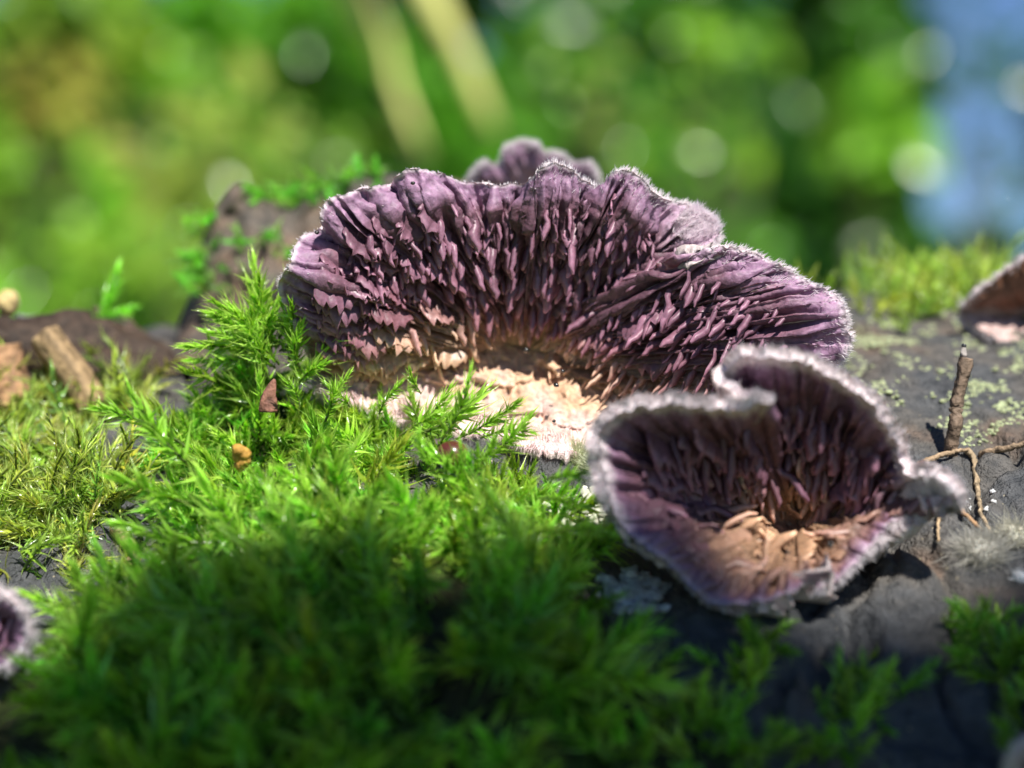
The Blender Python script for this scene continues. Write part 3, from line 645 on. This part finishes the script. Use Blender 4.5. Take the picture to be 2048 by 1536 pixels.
# moss clinging to the slab
n_, m_ = SLAB.shape[:2]
sel = []
for (cx, cy, rx, ry, k) in ((590, 396, 70, 14, 34), (700, 362, 60, 10, 26), (545, 492, 60, 18, 22), (402, 545, 22, 50, 40), (385, 450, 25, 30, 10), (600, 505, 40, 16, 12), (480, 560, 40, 40, 8)):
    for _ in range(k): sel.append((cx + rx * rng.normal() * .6, cy + ry * rng.normal() * .6))
d2 = CAMD + SLAB[..., 1]; spx = 1024 + SLAB[..., 0] / (d2 * K); spy = 768 - SLAB[..., 2] / (d2 * K)
pos = []
for a, b in sel:
    i = np.argmin((spx - a) ** 2 + (spy - b) ** 2); pos.append(SLAB.reshape(-1, 3)[i])
pos = np.array(pos); dirs = np.array([-.35, -.5, .35]) + rand_unit(len(pos)) * .7
moss_mass('moss_mat', 'small green moss tufts clinging to the upright bark slab', CUR + FEA[:2], None, None, None, None, None, None, (.75, 1.15, 1), mats=frames(pos, dirs, rand_unit(len(pos)), rng.uniform(.22, .42, len(pos))))
# distinct shoots one can pick out near the focal plane
SH = [mk_mesh('moss_shoot', *FEA[i][:2], M['moss'], np.clip(FEA[i][2], 0, 1)) for i in range(7)]
def shoot(px, py, y, d, s, label, group, v=None, tint=(1, 1, 1)):
    o = bpy.data.objects.new('moss_shoot', SH[rng.integers(0, 7) if v is None else v]); col.objects.link(o)
    m = frames(P(np.array([px]), np.array([py]), np.array([y])), np.array([d], float), rand_unit(1), np.array([s]))[0]
    o.matrix_world = Matrix(m.tolist()); o.color = (*tint, 1); o['label'] = label; o['category'] = 'moss'; o['group'] = group
gA = 'moss shoots in front of the fungus base'; lA = 'bright green feathery moss shoot reaching over the cream base of the large fungus'
for (a, b, yv, d, s) in [(850, 850, -.42, (.9, -.15, .45), 1.05), (800, 860, -.38, (.8, -.2, .55), .75), (910, 862, -.40, (.95, -.1, .28), .8), (650, 830, -.25, (.4, -.2, .9), .62), (600, 800, -.2, (-.2, -.2, .9), .5), (840, 775, -.1, (-.3, -.5, .8), .42), (700, 800, -.2, (-.5, -.4, .7), .5), (760, 815, -.25, (.3, -.4, .8), .5), (960, 860, -.42, (.9, -.2, .3), .6), (660, 790, -.1, (.5, -.3, .75), .45), (960, 900, -.5, (.8, -.4, .4), .9), (880, 880, -.55, (.4, -.5, .7), .9)]:
    shoot(a, b + 14, yv, d, s * .8, lA, gA, None, (1.15, 1.05, 1.2))
gB = 'moss shoots of the upright tuft'; lB = 'light green moss shoot in the upright tuft beside the left end of the large fungus'
for (a, b, yv, d, s) in [(540, 690, .30, (-.2, -.25, .9), 1.05), (530, 680, .28, (-.55, -.2, .6), .95), (560, 690, .26, (.15, -.3, .9), .95), (520, 700, .26, (-.9, -.2, .25), .9), (560, 700, .22, (.6, -.3, .5), .8), (545, 705, .20, (-.3, -.6, .5), .9), (510, 690, .3, (-.5, -.3, .75), .8), (575, 715, .2, (.3, -.5, .6), .8), (590, 735, .15, (.1, -.3, .8), .8), (550, 730, .16, (-.5, -.4, .5), .8), (610, 760, .1, (.5, -.3, .7), .8), (525, 660, .3, (-.1, -.1, .95), .9)]:
    shoot(a, b + 6, yv, d, s * .88, lB, gB, None, (1.2, 1.08, 1.2)); shoot(a + rng.uniform(-25, 25), b + rng.uniform(0, 30), yv - .05, np.array(d) + rng.normal(size=3) * .35, s * .7, lB, gB, None, (1.15, 1.08, 1.2))
gC = 'moss shoots at the cushion edge'; lC = 'long green moss shoot spreading outward over the bark at the cushion edge'
for (a, b, yv, d, s) in [(420, 960, -.75, (-.75, -.15, .5), 1.15), (400, 1010, -.85, (-.9, -.3, .25), 1.1), (380, 900, -.55, (-.7, -.2, .6), 1.0), (440, 1080, -1.0, (-.95, -.3, -.05), 1.1), (470, 1100, -1.1, (-.8, -.4, -.2), 1.0), (520, 1230, -1.75, (-.95, -.1, .12), 1.5), (480, 1280, -1.8, (-.9, -.2, .1), 1.3), (1090, 960, -1.0, (.9, -.3, .25), .6), (1100, 1060, -1.35, (.95, -.3, .05), .65), (1080, 1000, -1.1, (.9, -.4, .1), .6)]:
    shoot(a, b, yv, d, s * .85, lC, gC)
shoot(192, 670, 1.8, (.25, 0, .95), .75, 'lone bright green sprig standing on the dark bark chunk', 'lone sprig', 2, (.9, 1.3, .8))
shoot(190, 650, 1.8, (.7, 0, .5), .5, 'lone bright green sprig standing on the dark bark chunk', 'lone sprig', 4, (.9, 1.3, .8))

# ------------------------------------------------------------------ small things on the log
def blob(c, rad, n=14, m=18, rough=.12, fr=2.2, seed=0, flat=(1, 1, 1), rot=None):
    th = np.linspace(0, np.pi, n)[None, :]; ph = np.linspace(0, 2 * np.pi, m, endpoint=False)[:, None]
    d = np.stack([np.sin(th) * np.cos(ph), np.sin(th) * np.sin(ph), np.cos(th) + 0 * ph], -1)
    r = 1 + rough * 2 * fbm(d[..., 0] * fr + seed * 7, d[..., 1] * fr + 3, d[..., 2] * fr, 3)
    V = (d * r[..., None]) * rad * np.array(flat)
    V = V.reshape(-1, 3)
    if rot is not None: V = V @ np.array(rot.to_3x3()).T
    return V + np.array(c), grid_faces(m, n, True)
def cc(V, c, k=.3): return np.asarray(c)[None] * (1 + k * fbm(V[:, 0] * 9, V[:, 1] * 9, V[:, 2] * 9, 3))[:, None]

# dry twig and the papery strands at its foot
tw = thing('dry_twig', 'upright broken brown twig standing on the bark right of the small fungus', 'twig', P(1908, 930, -.02))
pts = spline(np.array([P(1908, 935, -.02), P(1901, 895, -.03), P(1910, 848, -.07), P(1914, 800, -.04), P(1926, 750, -.05), P(1931, 716, -.05)]), 40)
V, F = tube(pts, (.034 + .006 * fbm(np.arange(40) / 6., np.zeros(40), 3.)) + .002 * np.sin(np.arange(40) * .9) + .002 * np.cos(np.arange(40) * 2.1), 12)
ang = np.tile(np.arange(12), 40); V += .006 * np.stack([np.cos(ang * 2.1), np.sin(ang * 2.1), 0 * ang], -1)
part('stem', V, F, M['wood'], tw, cc(V, (.17, .12, .085), .7))
pts = np.array([P(1927, 718, -.05), P(1927, 706, -.05), P(1928, 694, -.05)]); V, F = tube(pts, [.022, .018, .011], 8); part('broken_tip', V, F, M['wood'], tw, np.tile([.30, .27, .25], (len(V), 1)))
V, F = blob(P(1928, 692, -.05), .013); part('dark_bead', V, F, M['gloss'], tw, np.tile([.03, .03, .03], (len(V), 1)))
lab = ['pale papery strand lying across the bark from twig foot to small fungus', 'dry twisted strand running down the bark from the twig foot', 'thin straw-coloured strand lying towards the log\'s right side', 'orange-brown strand end poking from beneath the small fungus lip', 'slender upright straw fibre on bark under the small fungus lip']
for k, (pp, wd, cl) in enumerate([([(1820, 945), (1860, 925), (1900, 912), (1932, 908)], .035, (.30, .21, .13)), ([(1928, 908), (1945, 930), (1950, 980), (1958, 1030), (1978, 1078)], .034, (.36, .27, .17)), ([(1960, 915), (2000, 905), (2060, 892), (2110, 880)], .04, (.28, .20, .13)), ([(1890, 1000), (1925, 1035), (1960, 1068)], .034, (.32, .19, .10)), ([(1876, 1010), (1874, 1050), (1872, 1090)], .022, (.42, .30, .18))]):
    q = []
    for a, b in pp:
        p = on_log(a, b); p[1] -= .05; p[2] += .02; q.append(p)
    q = spline(np.array(q), 30); q += .006 * rand_unit(30); V, F = tube(q, .55 * wd * (1 - .5 * np.linspace(0, 1, 30)) * (1 + .12 * fbm(np.arange(30) / 3., np.zeros(30), 2.)), 6); V[:, 1] = V[:, 1] * 1.0
    solo('dry_strand', V, F, M['wood'], lab[k], 'strand', None, cc(V, cl, .5))
# debris at the left
def chunk(px, py, y, size, c, label, name, cat, rot, seed, flat, rough=.35):
    V, F = blob((0, 0, 0), size, 24, 34, rough, 1.7, seed, flat, Matrix.Rotation(rot, 4, 'Y')); V += np.array([.5, .6, 1]) * .07 * size / .4 * fbm(V[:, 0] * 5, V[:, 1] * 9, V[:, 2] * 9, 4)[:, None]
    V += P(px, py, y); solo(name, V, F, M['wood'], label, cat, None, cc(V, c, .7))
chunk(150, 722, 1.7, .46, (.050, .032, .022), 'dark brown bark chunk lying on the log crest', 'bark_chunk', 'bark', .10, 1, (1.35, .7, .52))
chunk(20, 745, 1.6, .40, (.045, .03, .022), 'dark rotten wood lump beside the pale splinter', 'bark_chunk', 'bark', .3, 2, (.9, .7, .7))
chunk(130, 668, 1.95, .20, (.18, .19, .19), 'grey weathered chip lying across the top of the bark chunk', 'bark_chip', 'bark', .25, 3, (1.6, .8, .34))
chunk(52, 668, 1.9, .12, (.40, .40, .38), 'pale grey crumb on the dark rotten lump', 'bark_crumb', 'crumb', .25, 5, (1.2, .9, .8))
chunk(264, 672, 1.95, .19, (.085, .055, .04), 'tilted brown bark chip with a pale end at the crest', 'bark_chip', 'bark', .62, 4, (1.45, .7, .42))
chunk(236, 650, 1.92, .065, (.50, .47, .43), 'small whitish flake on the end of the tilted bark chip', 'bark_flake', 'flake', .3, 6, (1.4, .9, .6))
chunk(15, 606, 1.8, .075, (.50, .38, .17), 'pale tan capsule standing above the dark rotten lump', 'spore_capsule', 'capsule', 0, 8, (1, 1, 1.1), .1)
pts = spline(np.array([P(8, 612, 1.8), P(4, 640, 1.8), P(0, 690, 1.75), P(-5, 740, 1.7)]), 12); V, F = tube(pts, .02, 6); solo('capsule_stalk', V, F, M['wood'], 'thin brown stalk rising from the rotten lump under the tan capsule', 'stalk', None, cc(V, (.2, .14, .06)))
def stick(pp, rad, c, label):
    q = spline(np.array([P(*p) for p in pp]), 30); V, F = tube(q, rad * (1 + .10 * fbm(np.arange(30) / 4., np.zeros(30), rad * 50)), 14); ang = np.tile(np.arange(14), 30)
    V += (nrm(V - np.repeat(q, 14, 0)) * (.14 * rad * np.array([1, -1, .4, 0, .8, -.6, 1, -.9, .2, .7, -.5, 1, -.3, .3])[ang][:, None])); solo('wood_splinter', V, F, M['wood'], label, 'stick', None, cc(V, c, .6) * np.where(ang % 3 == 0, .6, 1.1)[:, None])
stick([(88, 670, 1.15), (118, 712, 1.12), (150, 752, 1.1), (186, 815, 1.05)], .085, (.34, .23, .12), 'light brown stick leaning against the dark bark chunk')
stick([(8, 690, 1.2), (14, 730, 1.2), (22, 815, 1.15)], .10, (.42, .24, .13), 'short pale orange splinter standing beside the rotten lump')
# curved bark strip between the moss
q = []
for a, b in [(240, 1062), (256, 1090), (270, 1125), (268, 1165), (258, 1205), (255, 1225)]:
    p = on_log(a, b); p[1] -= .06; p[2] += .02; q.append(p)
q = spline(np.array(q), 40); V, F = tube(q, .04 * (1 + .3 * np.sin(np.arange(40) * 1.7)), 8); V += .012 * fbm(V[:, 0] * 25, V[:, 1] * 25, V[:, 2] * 25, 2)[:, None]
solo('bark_strip', V, F, M['wood'], 'curved crusty brown bark strip lying between two kinds of moss', 'bark', None, cc(V, (.22, .13, .08), .7))
# glossy seed, orange frass, brown scale
for a_, b_, d_ in [(868, 948, (-.2, -.4, .8)), (892, 962, (.1, -.5, .8)), (915, 965, (.2, -.4, .8)), (942, 955, (.4, -.4, .7)), (955, 935, (.6, -.3, .6)), (850, 925, (-.3, -.3, .8))]:
    shoot(a_, b_, -.82, d_, .36, 'short green moss shoot crowding round the red-brown seed', 'moss shoots round the seed')
V, F = blob(P(905, 910, -.66), .08, 16, 24, .03, 1, 3, (1.05, 1, .9)); solo('brown_seed', V, F, M['gloss'], 'shiny dark red-brown seed nestled in the moss cushion', 'seed', None, np.tile([.10, .022, .016], (len(V), 1)))
fr = thing('frass_pellet', 'tiny orange crumbly pellet stack caught in the moss', 'crumb', P(482, 935, -.75))
for k, (a, b, s) in enumerate([(478, 902, .034), (488, 908, .032), (476, 914, .03), (487, 920, .034), (481, 930, .034)]):
    V, F = blob(P(a, b, -.76 + .01 * k), s, 8, 10, .25, 2, k); part('pellet', V, F, M['wood'], fr, cc(V, (.55, .30, .06), .5))
pts = spline(np.array([P(536, 825, -.14), P(538, 790, -.14), P(549, 758, -.14)]), 10); V, F = tube(pts, np.array([.05, .055, .052, .048, .042, .036, .03, .022, .014, .006]), 8); V[:, 1] = (V[:, 1] + .12) * .4 - .12
solo('bud_scale', V, F, M['wood'], 'pointed red-brown scale standing in moss near the upright tuft', 'scale', None, cc(V, (.22, .10, .07)))
for (a, b, yv, sz) in [(1125, 742, .02, .012), (1112, 770, -.02, .016), (1052, 700, .28, .02), (1108, 842, -.12, .01), (826, 366, -.24, .012), (1343, 487, .1, .012), (634, 465, -.08, .012), (1660, 1090, -1.36, .02), (1575, 1105, -1.3, .012)]:
    V, F = blob(P(a, b, yv), sz, 8, 10, .25, 2, a, (1, 1, .8)); solo('dirt_speck', V, F, M['gloss'], 'tiny black dirt speck stuck to the fungus', 'speck', 'dirt specks on the fungi', np.tile([.012, .011, .01], (len(V), 1)))
# pale crusts and lichens
GRAINS = []
for k in range(6):
    v_, f_ = blob((0, 0, 0), 1, 6, 8, .5, 2.2, k, (1, 1, .65)); GRAINS.append((v_, f_, np.clip(cc(v_, (1, 1, 1), .4), .4, 1.4)))
def on_log_many(a, b):
    ys = np.linspace(-3, 4, 240)[None]; p = P(a[:, None], b[:, None], ys + 0 * a[:, None]); ins = p[..., 2] < logz(p[..., 0], p[..., 1]); i = np.argmax(ins, 1); ok = ins.any(1)
    return p[np.arange(len(a)), i][ok]
def crust(px, py, rx, ry, n, c, label, name, cat, size=.035, lift=.0, thr=-9):
    a = px + rx * rng.normal(size=n) * .5; b = py + ry * rng.normal(size=n) * .5; k = fbm(a / 30, b / 18, 2., 3) > thr; p = on_log_many(a[k], b[k]) + np.array([0, -.01, lift]); n = len(p)
    Ms = frames(p, np.array([0, 1., .3]) + rand_unit(n) * .5, np.array([1., 0, 0]) + rand_unit(n) * .5, size * rng.uniform(.45, 1.4, n)); cl = np.asarray(c) * rng.uniform(.7, 1.2, (n, 1)); var = rng.integers(0, 6, n)
    VV, FF, CC = [], [], []; off = 0
    for v in range(6):
        q = var == v
        if q.any(): x, f, cc_ = join_inst(*GRAINS[v], Ms[q], cl[q]); VV.append(x); FF.append(f + off); CC.append(cc_); off += len(x)
    solo(name, np.concatenate(VV), np.concatenate(FF), M['lichen'], label, cat, None, np.clip(np.concatenate(CC), 0, 1), 'stuff')
crust(1180, 1018, 85, 30, 200, (.58, .58, .46), 'knobbly white crust on the bark left of the small cupped fungus', 'white_crust', 'crust', .026)
crust(1265, 1185, 50, 36, 140, (.58, .58, .58), 'ragged white crust patch in the shade under the small fungus', 'white_crust', 'crust', .034)
crust(1960, 1000, 50, 30, 6, (.7, .7, .7), 'few white grains scattered on bark near the twisted strand', 'white_grains', 'crust', .02)
for (a, b, rx, ry, n, l) in [(1775, 690, 90, 45, 110, 'pale yellow-green lichen on the bark just behind the small fungus hood'), (1980, 740, 90, 60, 150, 'grainy yellow-green lichen patch on the slope behind the twig'), (1965, 820, 70, 45, 110, 'light green grainy lichen around the middle of the twig'), (1740, 800, 55, 50, 40, 'thin scattered lichen grains beside the small fungus rim'), (1900, 630, 110, 22, 70, 'pale lichen band below the crest moss')]:
    crust(a, b, rx * 1.2, ry * 1.2, n * 12, (.33, .37, .21), l, 'lichen_patch', 'lichen', .013, -.006, .03)
def tuft(px, py, n, rad, c, label, up=(0, -.3, .4)):
    p = on_log(px, py); T = thing('mould_tuft', label, 'mould', p)
    d = nrm(rand_unit(n) + np.array(up)); pos = p + rand_unit(n) * rad * .45 * rng.uniform(0, 1, (n, 1))
    M4 = frames(pos, d, rand_unit(n), np.stack([np.full(n, .006), rad * rng.uniform(.4, 1, n), rad * rng.uniform(.4, 1, n)], -1)); V, F, C = join_inst(HV, HF, HC, M4, np.tile(c, (n, 1)))
    part('fibres', V, F, M['hair'], T, C, kind='stuff')
    V, F = blob(p, rad * .45, 8, 10, .3); part('core', V, F, M['lichen'], T, np.tile(np.array(c) * .9, (len(V), 1)))
tuft(1150, 925, 1300, .16, (.58, .62, .40), 'pale cream-green felt beneath the fringe of the large fungus')
tuft(1190, 940, 700, .12, (.58, .62, .42), 'pale green fluff between the large fungus fringe and the small fungus')
tuft(1962, 1120, 1500, .22, (.58, .56, .50), 'fuzzy white tuft on bark below the twisted strand')
tuft(2025, 1080, 700, .16, (.56, .54, .44), 'small fuzzy cream tuft beside the larger white tuft')
tuft(2040, 1160, 200, .09, (.8, .8, .8), 'tiny white fluff ball right of the large white tuft')

# ------------------------------------------------------------------ background plants
LV = np.array([(0, 0, 0), (-.32, .35, .06), (0, .38, -.02), (.32, .35, .06), (-.26, .68, .02), (0, .7, -.06), (.26, .68, .02), (0, 1.05, -.16)])
LF = np.array([(0, 2, 1), (0, 3, 2), (1, 2, 5), (1, 5, 4), (2, 3, 6), (2, 6, 5), (4, 5, 7), (5, 6, 7)]); LC = np.ones((8, 3))
def leaves_mesh(pos, size, cols, face=(-.2, -.5, .6), rnd=.9):
    k = len(pos); nrmv = nrm(np.array(face) + rand_unit(k) * rnd); y = nrm(np.cross(nrmv, rand_unit(k))); x = np.cross(y, nrmv)
    return join_inst(LV, LF, LC, frames(pos, y, x, size), cols)
def plant(name, label, cat, d, u, v, ru, rv, nleaf, lsize, c1, c2, clumps=14, group=None, face=(-.2, -.5, .6), stem_r=.5, trunk=False):
    """crown centred at direction (u, v) (tangents from the camera), d away; rooted on the ground below"""
    cx, cy, cz = u * d, d - CAMD, v * d; rx, rz = ru * d, rv * d
    g = float(gz(cx, cy)); T = thing(name, label, cat, (cx, cy, g), group)
    cen = np.array([cx, cy, cz]) + nrm(rng.normal(size=(clumps, 3))) * rng.uniform(.25, .95, (clumps, 1)) * np.array([rx, rx * .8, rz])
    cr = rng.uniform(.25, .5, clumps) * min(rx, rz)
    k = rng.integers(0, clumps, nleaf); pos = cen[k] + rand_unit(nleaf) * (rng.uniform(0, 1, nleaf) ** .45 * cr[k])[:, None]
    tone = (rng.uniform(size=clumps)[k] * .6 + rng.uniform(size=nleaf) * .4)[:, None]
    V, F, C = leaves_mesh(pos, lsize * rng.uniform(.6, 1.3, nleaf), lerp(np.array(c1), np.array(c2), tone) * rng.uniform(.8, 1.2, (nleaf, 1)), face)
    part('crown' if trunk else 'foliage', V, F, M['leaf'], T, C, kind='stuff')
    VV, FF, off = [], [], 0
    root = np.array([cx, cy, g - 1]); top = np.array([cx, cy, cz])
    for q in range(clumps):
        if trunk: mid = root * .4 + top * .6
        else: mid = root * .5 + (cen[q] * .5 + top * .5) * .5
        pts = spline(np.array([root + (rng.normal(size=3) * stem_r * np.array([1, 1, 0]) if not trunk else 0), mid + rng.normal(size=3) * stem_r, cen[q]]), 8)
        v_, f_ = tube(pts, stem_r * (np.linspace(1, .25, 8) if not trunk else np.linspace(.6, .12, 8)), 5); VV.append(v_); FF += [tuple(i + off for i in f) for f in f_]; off += len(v_)
    if trunk:
        v_, f_ = tube(spline(np.array([root, root * .7 + top * .3 + rng.normal(size=3) * stem_r * .4, top]), 10), stem_r * np.linspace(1.2, .4, 10), 10); VV.append(v_); FF += [tuple(i + off for i in f) for f in f_]; off += len(v_)
    V = np.concatenate(VV); part('trunk' if trunk else 'stems', V, FF, M['trunk'], T, cc(V * .1, (.11, .085, .055), .4))
GR = (.075, .24, .012); GB = (.15, .47, .02); YG = (.34, .56, .05); DG = (.014, .060, .007); DG2 = (.040, .16, .010); TAN = (.40, .38, .10)
F0 = (.2, -.6, .75)
for (nm, lb, ct, d, u, v, ru, rv, nl, ls, c1, c2, cl, sr) in [
    # left, sunlit and yellowish
    ('leafy_shrub', 'sunlit yellow-green shrub behind the dark bark chunk', 'shrub', 95, -.19, .02, .075, .07, 700, 2.6, GB, YG, 16, .18),
    ('leafy_shrub', 'sunlit yellow-green shrub behind the upright bark slab', 'shrub', 120, -.10, .05, .06, .07, 600, 3.0, GR, YG, 16, .2),
    ('leafy_shrub', 'tall yellowish shrub with some tan leaves at the far left', 'shrub', 150, -.205, .135, .08, .06, 600, 3.6, GB, (.34, .46, .06), 16, .25),
    ('leafy_shrub', 'bright green shrub filling the gap left of the pale grass blades', 'shrub', 170, -.11, .13, .07, .06, 650, 4.0, GR, GB, 16, .25),
    ('leafy_shrub', 'green shrub behind the back purple fungus', 'shrub', 180, -.03, .06, .07, .08, 650, 4.2, DG2, GB, 16, .25),
    # middle and right, darker
    ('leafy_shrub', 'deep green shrub right of the pale grass blades', 'shrub', 230, .03, .12, .07, .07, 650, 5.0, DG2, GR, 16, .3),
    ('leafy_shrub', 'deep green shrub above the furry rim of the large fungus', 'shrub', 240, .10, .06, .07, .09, 800, 5.0, DG, DG2, 16, .3),
    ('leafy_shrub', 'dark green shrub beside the sky gap', 'shrub', 210, .158, .11, .032, .08, 600, 4.6, DG2, GR, 12, .3),
    ('leafy_shrub', 'low dark shrub below the sky gap', 'shrub', 220, .20, .02, .06, .05, 700, 4.6, DG, DG2, 12, .3),
    ('leafy_shrub', 'low green shrub behind the crest moss', 'shrub', 140, .10, .015, .07, .045, 450, 3.4, DG2, GR, 12, .2),
    # bright sprays in front of the shrubs
    ('leafy_spray', 'bright yellow-green sapling spray before the dark shrubs left of the sky gap', 'sapling', 130, .152, .105, .026, .026, 60, 2.3, GB, YG, 8, .12),
    ('leafy_spray', 'thin sapling with one bright leaf cluster between dark shrubs', 'sapling', 120, .108, .100, .005, .010, 9, 1.6, GB, YG, 2, .1),
    ('leafy_spray', 'thin sapling with dim green leaves above the large fungus', 'sapling', 130, .075, .10, .03, .05, 26, 1.4, GR, GB, 9, .1),
    ('leafy_spray', 'high sapling spray of pale leaves near the sky gap', 'sapling', 140, .10, .152, .035, .014, 36, 1.6, GB, YG, 6, .1),
    ('leafy_spray', 'sapling with a few small bright leaves right of the grass blades', 'sapling', 110, .035, .13, .035, .035, 26, 1.1, GB, (.45, .42, .14), 10, .08),
    ('leafy_spray', 'sapling with scattered green leaves over the crest moss', 'sapling', 120, .085, .060, .05, .02, 24, 1.2, GR, GB, 9, .1),
    ('leafy_spray', 'small sapling with tan and green leaves behind the bark slab', 'sapling', 80, -.145, .085, .05, .05, 60, 1.3, YG, TAN, 12, .08),
    ('leafy_spray', 'sapling with yellow-green leaves above the dark bark chunk', 'sapling', 85, -.185, .07, .04, .05, 70, 1.4, GB, YG, 12, .08),
    ('leafy_spray', 'tall sapling with orange and yellow leaves at the far left', 'sapling', 90, -.205, .135, .03, .025, 40, 1.5, YG, (.48, .36, .08), 8, .08),
    ('leafy_spray', 'loose dark sapling leaves hanging before the open sky', 'sapling', 170, .205, .115, .035, .065, 50, 2.2, DG, GR, 10, .15),
    ('leafy_spray', 'slender sapling with round bright leaves before the deep green shrubs', 'sapling', 100, .06, .11, .08, .05, 40, .9, GB, YG, 20, .06),
    ('leafy_spray', 'slender sapling with small shining leaves behind the bark slab moss', 'sapling', 90, -.10, .10, .07, .06, 50, .9, GB, (.50, .62, .15), 22, .06),
    ('leafy_spray', 'dense dark sapling at the edge of the open sky', 'sapling', 180, .245, .10, .02, .07, 120, 4.0, DG, DG2, 10, .2)]:
    big = ct == 'shrub'
    plant(nm, lb, ct, d, u, v, ru, rv, int(nl * 1.7) if big else nl, ls * (.66 if big else 1), c1, c2, cl, None, F0, sr)
g2 = 'trees far behind the log'
for i, (d, u, v, ru, rv) in enumerate([(620, .150, .13, .022, .06), (700, -.27, .10, .14, .10), (820, -.08, .12, .11, .11), (760, .04, .11, .10, .11), (900, .118, .10, .055, .11), (880, .32, .12, .06, .12)]):
    plant('forest_tree', 'tall green forest tree standing far behind the shrubs', 'tree', d, u, v, ru, rv, 1500, 16, DG, DG2 if u > 0 else GR, 18, g2, F0, 5, True)
# arching grass blades
gr = thing('grass_clump', 'clump of tall arching pale yellow grass blades behind the log', 'grass', (-22, 52, float(gz(-22, 52))))
for k, pp in enumerate([[(-22, 52, -18), (-21.5, 51, 6), (-16, 49, 19), (-6.5, 48, 17), (-2.13, 47, 9.97), (-1.2, 47, 8.2), (-.52, 47, 6.55)], [(-24, 53, -18), (-24, 52, 8), (-18, 51, 19.5), (-8.5, 50, 16.5), (-4.2, 50, 10.5), (-3.2, 50, 8.2), (-2.4, 49.5, 6.0)]]):
    q = spline(np.array(pp, float)[:, [0, 2, 1]], 50)[:, [0, 2, 1]]; V, F = tube(q, (.66, .55)[k] * np.clip((1 - np.linspace(0, 1, 50)) * 9, .35, 1), 8)
    part('blade', V, F, M['straw'], gr, np.tile([.95, .95, .30], (len(V), 1)) * (.75 + .25 * sm(-.4, .3, fbm(V[:, 2] * .5, V[:, 0] * .1, k + 2.)))[:, None])
# grass on the bank
k = 9000; x = rng.uniform(-95, 40, k); y = 30 + rng.uniform(0, 1, k) ** .7 * 170; z = gz(x, y)
M4 = frames(np.stack([x, y, z - .3], -1), np.array([0, 0, 1.]) + rand_unit(k) * .45, rand_unit(k), np.stack([rng.uniform(.35, .7, k), rng.uniform(5, 11, k), rng.uniform(5, 11, k)], -1))
gc = lerp(np.array([.10, .20, .02]), np.array([.34, .36, .07]), rng.uniform(size=(k, 1))); V, F, C = join_inst(HV, HF, HC, M4, gc)
link('bank_grass', mk_mesh('bank_grass', V, F, M['grass'], C), label='rough sunlit grass covering the bank behind the log', cat='grass', kind='stuff')

# ------------------------------------------------------------------ added unseen leafy branch behind the camera, laid out to shade the log's front
def shade_branch():
    s = np.array(SUN); U = nrm(np.cross(np.array([0, 0, 1.]), s)); Vv = np.cross(s, U)
    if Vv[2] < 0: Vv = -Vv
    if U[0] < 0: U = -U
    base_ = s * 58
    edge = []
    for a_, b_, y_ in [(-60, 1360, None), (60, 1310, None), (350, 1170, None), (600, 1110, None), (850, 1130, None), (1000, 1120, None), (1180, 1150, None), (1400, 1180, -1.45), (1560, 1210, -1.5), (1760, 1150, None), (2100, 1140, None)]:
        q = P(a_, b_, ray_y(a_, b_, surf) if y_ is None else y_); edge.append((q @ U, q @ Vv))
    edge = np.array(edge); edge = edge[np.argsort(edge[:, 0])]; print('shade edge', edge.round(2).tolist())
    T = thing('added_shade_branch', 'added unseen leafy branch behind the camera, shading the front of the log', 'branch', base_ + U * -9 + Vv * -4)
    pts = spline(np.array([base_ + U * a + Vv * (-5.0 + .5 * math.sin(a)) + s * (.8 * math.cos(a * .7)) for a in np.linspace(-9, 9, 10)]), 40); V, F = tube(pts, np.linspace(.35, .12, 40), 8)
    part('bough', V, F, M['trunk'], T, cc(V, (.12, .09, .06)))
    me = mk_mesh('leaf', LV * np.array([1.35, 1, .5]) - np.array([0, .5, 0]), LF, M['leaf'], np.tile([.05, .14, .02], (8, 1)))
    for row, v0 in enumerate((-.98, -1.6, -2.4, -3.4, -4.4)):
        for u0 in np.arange(-6.4, 6.6, .85 if row else .5):
            p = base_ + U * (u0 + rng.uniform(-.25, .25)) + Vv * (v0 + np.interp(u0, edge[:, 0], edge[:, 1]) + rng.uniform(-.16, .16)) + s * rng.uniform(-1.2, 1.2)
            if row > 0 and rng.uniform() < .05: continue
            n = nrm(s + rand_unit(1)[0] * .25); y = nrm(Vv + .6 * rand_unit(1)[0]); y = nrm(y - n * (y @ n)); x = np.cross(y, n); sc = rng.uniform(1.7, 2.2)
            m = np.eye(4); m[:3, 0] = x * sc; m[:3, 1] = y * sc; m[:3, 2] = n * sc; m[:3, 3] = p - np.array(T.location)
            o = bpy.data.objects.new('leaf', me); col.objects.link(o); o.parent = T; o.matrix_basis = Matrix(m.tolist())
shade_branch()
